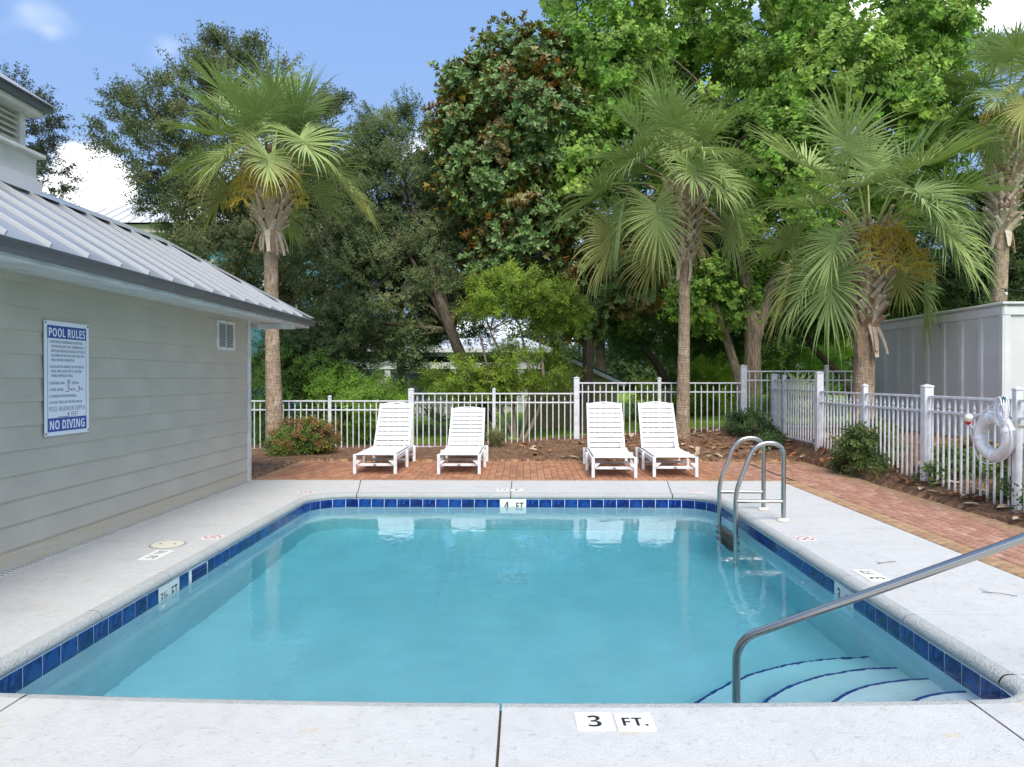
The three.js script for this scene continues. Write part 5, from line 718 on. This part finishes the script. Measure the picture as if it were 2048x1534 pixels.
// ------------------------------------------------------------------ pine straw and fallen leaves
{
  const R = rng(700), n = 26000, g = new THREE.BoxGeometry(0.14, 0.0022, 0.0022), im = new THREE.InstancedMesh(g, M({ color: 0xffffff, roughness: 0.95 }), n), q = new THREE.Quaternion(), c = new THREE.Color();
  let i = 0; while (i < n) { const side = R() < 0.35, x = side ? lerp(4.55, 5.6, R()) : lerp(-6.2, 5.2, R()), z = side ? lerp(-13, -4.5, R()) : lerp(-15, R() < 0.3 ? -10.1 : -12.25, R()); const d = -z; if (x > -3.75 && x < 4.62 && d < 12.34) continue; if (x < -3.75 && d < 10.1) continue; q.setFromEuler(new THREE.Euler((R() - 0.5) * 0.3, R() * 6.28, (R() - 0.5) * 0.4)); const k = 0.6 + R() * 0.7; im.setMatrixAt(i, new THREE.Matrix4().compose(V(x, strawHeight(x, z) + 0.004 + R() * 0.02, z), q, V(k, k, k))); const f = 0.6 + R() * 0.8; im.setColorAt(i, c.setRGB(0.235 * f, 0.15 * f, 0.095 * f)); i++; }
  im.name = 'pine_needles'; scene.add(shade(im)); im.userData = { kind: 'stuff', label: 'loose brown pine needles strewn over the beds', category: 'pine straw' };
  const lg = (() => { const pos = []; for (const v of leafTris(V(-0.06, 0, 0), V(1, 0.08, 0).normalize(), V(0, 1, 0), 0.14, 0.07, 'oval')) pos.push(v.x, v.y, v.z); const b = new THREE.BufferGeometry(); b.setAttribute('position', new THREE.Float32BufferAttribute(pos, 3)); b.computeVertexNormals(); return b; })();
  const m2 = 330, lm = new THREE.InstancedMesh(lg, M({ color: 0xffffff, roughness: 0.8, side: THREE.DoubleSide }), m2);
  for (let k = 0; k < m2;) { const side = R() < 0.35, x = side ? lerp(4.6, 5.0, R()) : lerp(-1.0, 4.8, Math.sqrt(R())), z = side ? lerp(-12.5, -6.5, R()) : lerp(-14.6, -12.4, R()); q.setFromEuler(new THREE.Euler((R() - 0.5) * 0.7, R() * 6.28, (R() - 0.5) * 0.7)); const s = 0.7 + R() * 0.7; lm.setMatrixAt(k, new THREE.Matrix4().compose(V(x, strawHeight(x, z) + 0.03, z), q, V(s, s, s))); const f = 0.7 + R() * 0.5, p = R(); p < 0.4 ? c.setRGB(0.44 * f, 0.34 * f, 0.24 * f) : p < 0.8 ? c.setRGB(0.34 * f, 0.19 * f, 0.09 * f) : c.setRGB(0.40 * f, 0.15 * f, 0.05 * f); lm.setColorAt(k, c); k++; }
  lm.name = 'fallen_leaves'; scene.add(shade(lm)); lm.userData = { kind: 'stuff', label: 'dry curled leaves scattered on the pine straw', category: 'leaves' };
}
[[2.95, -4.83, 0.5, 'thin dry twig on the deck near the handrail'], [2.62, -5.55, -0.4, 'thin dry twig on the deck by the FT tile']].forEach(([x, z, a, label], i) => { const p = V(x, 0.004, z), d = V(Math.cos(a), 0, Math.sin(a)); single('dry_twig', mergeGeometries([tubeAlong([p, p.clone().addScaledVector(d, 0.1).add(V(0, 0.006, 0)), p.clone().addScaledVector(d, 0.19)], 0.0018, 5), tubeAlong([p.clone().addScaledVector(d, 0.05), p.clone().add(V(0.02, 0.004, -0.06))], 0.0014, 5)]), mat.darkBark, label, 'twig'); });

// ------------------------------------------------------------------ neighbouring buildings
{
  const h = thing('teal_house', 'two-storey teal house with white metal hip roof behind the oak', 'house', [-11.2, 0, -29]);
  bx('wall', mat.teal, h, 9, 6.4, 7, 0, 3.1, 0, 0.01);
  for (const x of [-2.9, 0, 2.9]) for (const y of [1.6, 4.6]) { const w = bx('window', mat.white, h, 1.3, 1.7, 0.1, x, y, 3.53); bx('pane', mat.glass, w, 0.52, 1.4, 0.02, -0.3, 0, 0.05); bx('pane', mat.glass, w, 0.52, 1.4, 0.02, 0.3, 0, 0.05); }
  bx('fascia', mat.creamWall, h, 10.2, 0.28, 8.2, 0, 6.42, 0, 0.01); bx('frieze', mat.creamWall, h, 9.1, 0.35, 7.1, 0, 6.1, 0, 0.01); for (const s of [-1, 1]) bx('corner_board', mat.white, h, 0.2, 6.3, 0.2, s * 4.5, 3.1, 3.5);
  const y = 6.58, a = [-5.3, y, 4.3], b = [5.3, y, 4.3], c = [5.3, y, -4.3], d = [-5.3, y, -4.3], e = [-1.4, y + 2.1, 0], f = [1.4, y + 2.1, 0]; mesh('roof', quadGeo([a, b, f, e], [b, c, f, f], [c, d, e, f], [d, a, e, e]), mat.whiteRoof, h);
  for (let i = 0; i < 24; i++) { const x = -5 + i * 0.43, t = clamp(x < -1.4 ? (x + 5.3) / 3.9 : x > 1.4 ? (5.3 - x) / 3.9 : 1); beam('roof_rib', mat.whiteRoof, h, [x, y + 0.03, 4.3], [x, y + 0.03 + 2.1 * t, 4.3 - 4.3 * t], 0.03, 0.04); }
}
{
  const c = thing('cottage', 'low white cottage with dark windows beyond the picket fence', 'house', [-3.1, 0, -31]);
  bx('wall', mat.creamWall, c, 7.4, 2.6, 4, 0, 1.2, 0, 0.01);
  for (const [x, w] of [[-0.9, 2.2], [1.7, 2.2]]) { const o = bx('window', mat.white, c, w + 0.2, 2.0, 0.06, x, 1.35, 2.03); bx('pane', mat.glass, o, w, 1.15, 0.02, 0, -0.36, 0.04); bx('pane', mat.glass, o, w, 0.5, 0.02, 0, 0.62, 0.04); }
  const W = mat.white; for (const x of [-3.6, -2.15, 0.4, 3.0]) bx('porch_post', W, c, 0.22, 2.5, 0.22, x, 1.2, 2.25); bx('porch_beam', W, c, 7.6, 0.26, 0.26, 0, 1.86, 2.28);
  mesh('roof', quadGeo([[-4.2, 2.5, 2.7], [4.2, 2.5, 2.7], [3.2, 3.05, 0], [-3.2, 3.05, 0]], [[4.2, 2.5, 2.7], [4.2, 2.5, -2.5], [3.2, 3.05, 0], [3.2, 3.05, 0]], [[-4.2, 2.5, -2.5], [-4.2, 2.5, 2.7], [-3.2, 3.05, 0], [-3.2, 3.05, 0]], [[4.2, 2.5, -2.5], [-4.2, 2.5, -2.5], [-3.2, 3.05, 0], [3.2, 3.05, 0]]), mat.whiteRoof, c); bx('eave_board', W, c, 8.4, 0.16, 0.06, 0, 2.44, 2.68);
}
{
  const s = thing('garden_shed', 'olive yellow shed with green gable roof behind the back fence', 'shed', [1.22, -0.2, -18.6]);
  const sh = new THREE.Shape([[-1.1, 0], [1.1, 0], [1.1, 1.45], [0, 1.98], [-1.1, 1.45]].map((p) => new THREE.Vector2(...p))), g = new THREE.ExtrudeGeometry(sh, { depth: 2.2, bevelEnabled: false }); g.translate(0, 0, -2.2); mesh('wall', uvm(g), mat.olive, s);
  const oliveLight = M({ color: tint(0.46, 0.40, 0.22), roughness: 0.8 }); for (let i = 0; i < 12; i++) bx('wall_board', mat.olive, s, 2.18, 0.112, 0.014, 0, 0.07 + i * 0.118, 0.006); bx('tie_beam', oliveLight, s, 2.3, 0.12, 0.05, 0, 1.5, 0.03); bx('king_post', oliveLight, s, 0.1, 0.36, 0.05, 0, 1.74, 0.031);
  for (const k of [-1, 1]) { bx('corner_board', oliveLight, s, 0.1, 1.44, 0.04, k * 1.06, 0.72, 0.02); const o = mesh('roof_slope', B(1.42, 0.05, 2.7), mat.greenRoof, s); at(o, k * 0.63, 1.77, -1.0, 0, 0, -k * 0.447); const r = mesh('bargeboard', B(1.42, 0.09, 0.04), mat.white, s); at(r, k * 0.63, 1.70, 0.36, 0, 0, -k * 0.447); }
}
{
  const f = thing('garden_fence', 'low white picket fence at the far side of the lawn', 'fence', [-4.2, -0.02, -24]), W = mat.white; for (let i = 0; i < 22; i++) bx('picket', W, f, 0.10, 0.78, 0.02, -1.2 + i * 0.165, 0.42, 0); for (const y of [0.22, 0.66]) bx('rail', W, f, 3.7, 0.08, 0.03, 0.55, y, -0.03);
  const f2 = thing('garden_fence', 'pale picket fence running back beside the yellow-green hedge', 'fence', [3.1, 0.25, -19], 1.0); for (let i = 0; i < 20; i++) bx('picket', mat.creamWall, f2, 0.09, 0.85, 0.02, i * 0.15, 0.42, 0); for (const y of [0.2, 0.78]) bx('rail', mat.creamWall, f2, 3.05, 0.07, 0.03, 1.45, y, -0.03);
}
{
  const l = thing('string_lights', 'string of small bulbs hung from the slender palm', 'string lights', [0, 0, 0]), pts = []; for (let i = 0; i <= 24; i++) { const t = i / 24; pts.push(V(lerp(9.95, 12.4, t), 3.25 - 0.22 * Math.sin(Math.PI * t) + 0.3 * t, lerp(-15.7, -15.4, t))); } mesh('wire', tubeAlong(pts, 0.008, 6), mat.dark, l);
  for (let i = 1; i < 24; i += 4) { const b = mesh('bulb', new THREE.SphereGeometry(0.035, 12, 10).scale(1, 1.3, 1), M({ color: tint(0.7, 0.7, 0.66), roughness: 0.15 }), l); b.position.copy(pts[i]).add(V(0, -0.1, 0)); const s = mesh('socket', new THREE.CylinderGeometry(0.02, 0.022, 0.06, 10), mat.dark, b); s.position.y = 0.07; }
}
renderer.render(scene, camera);
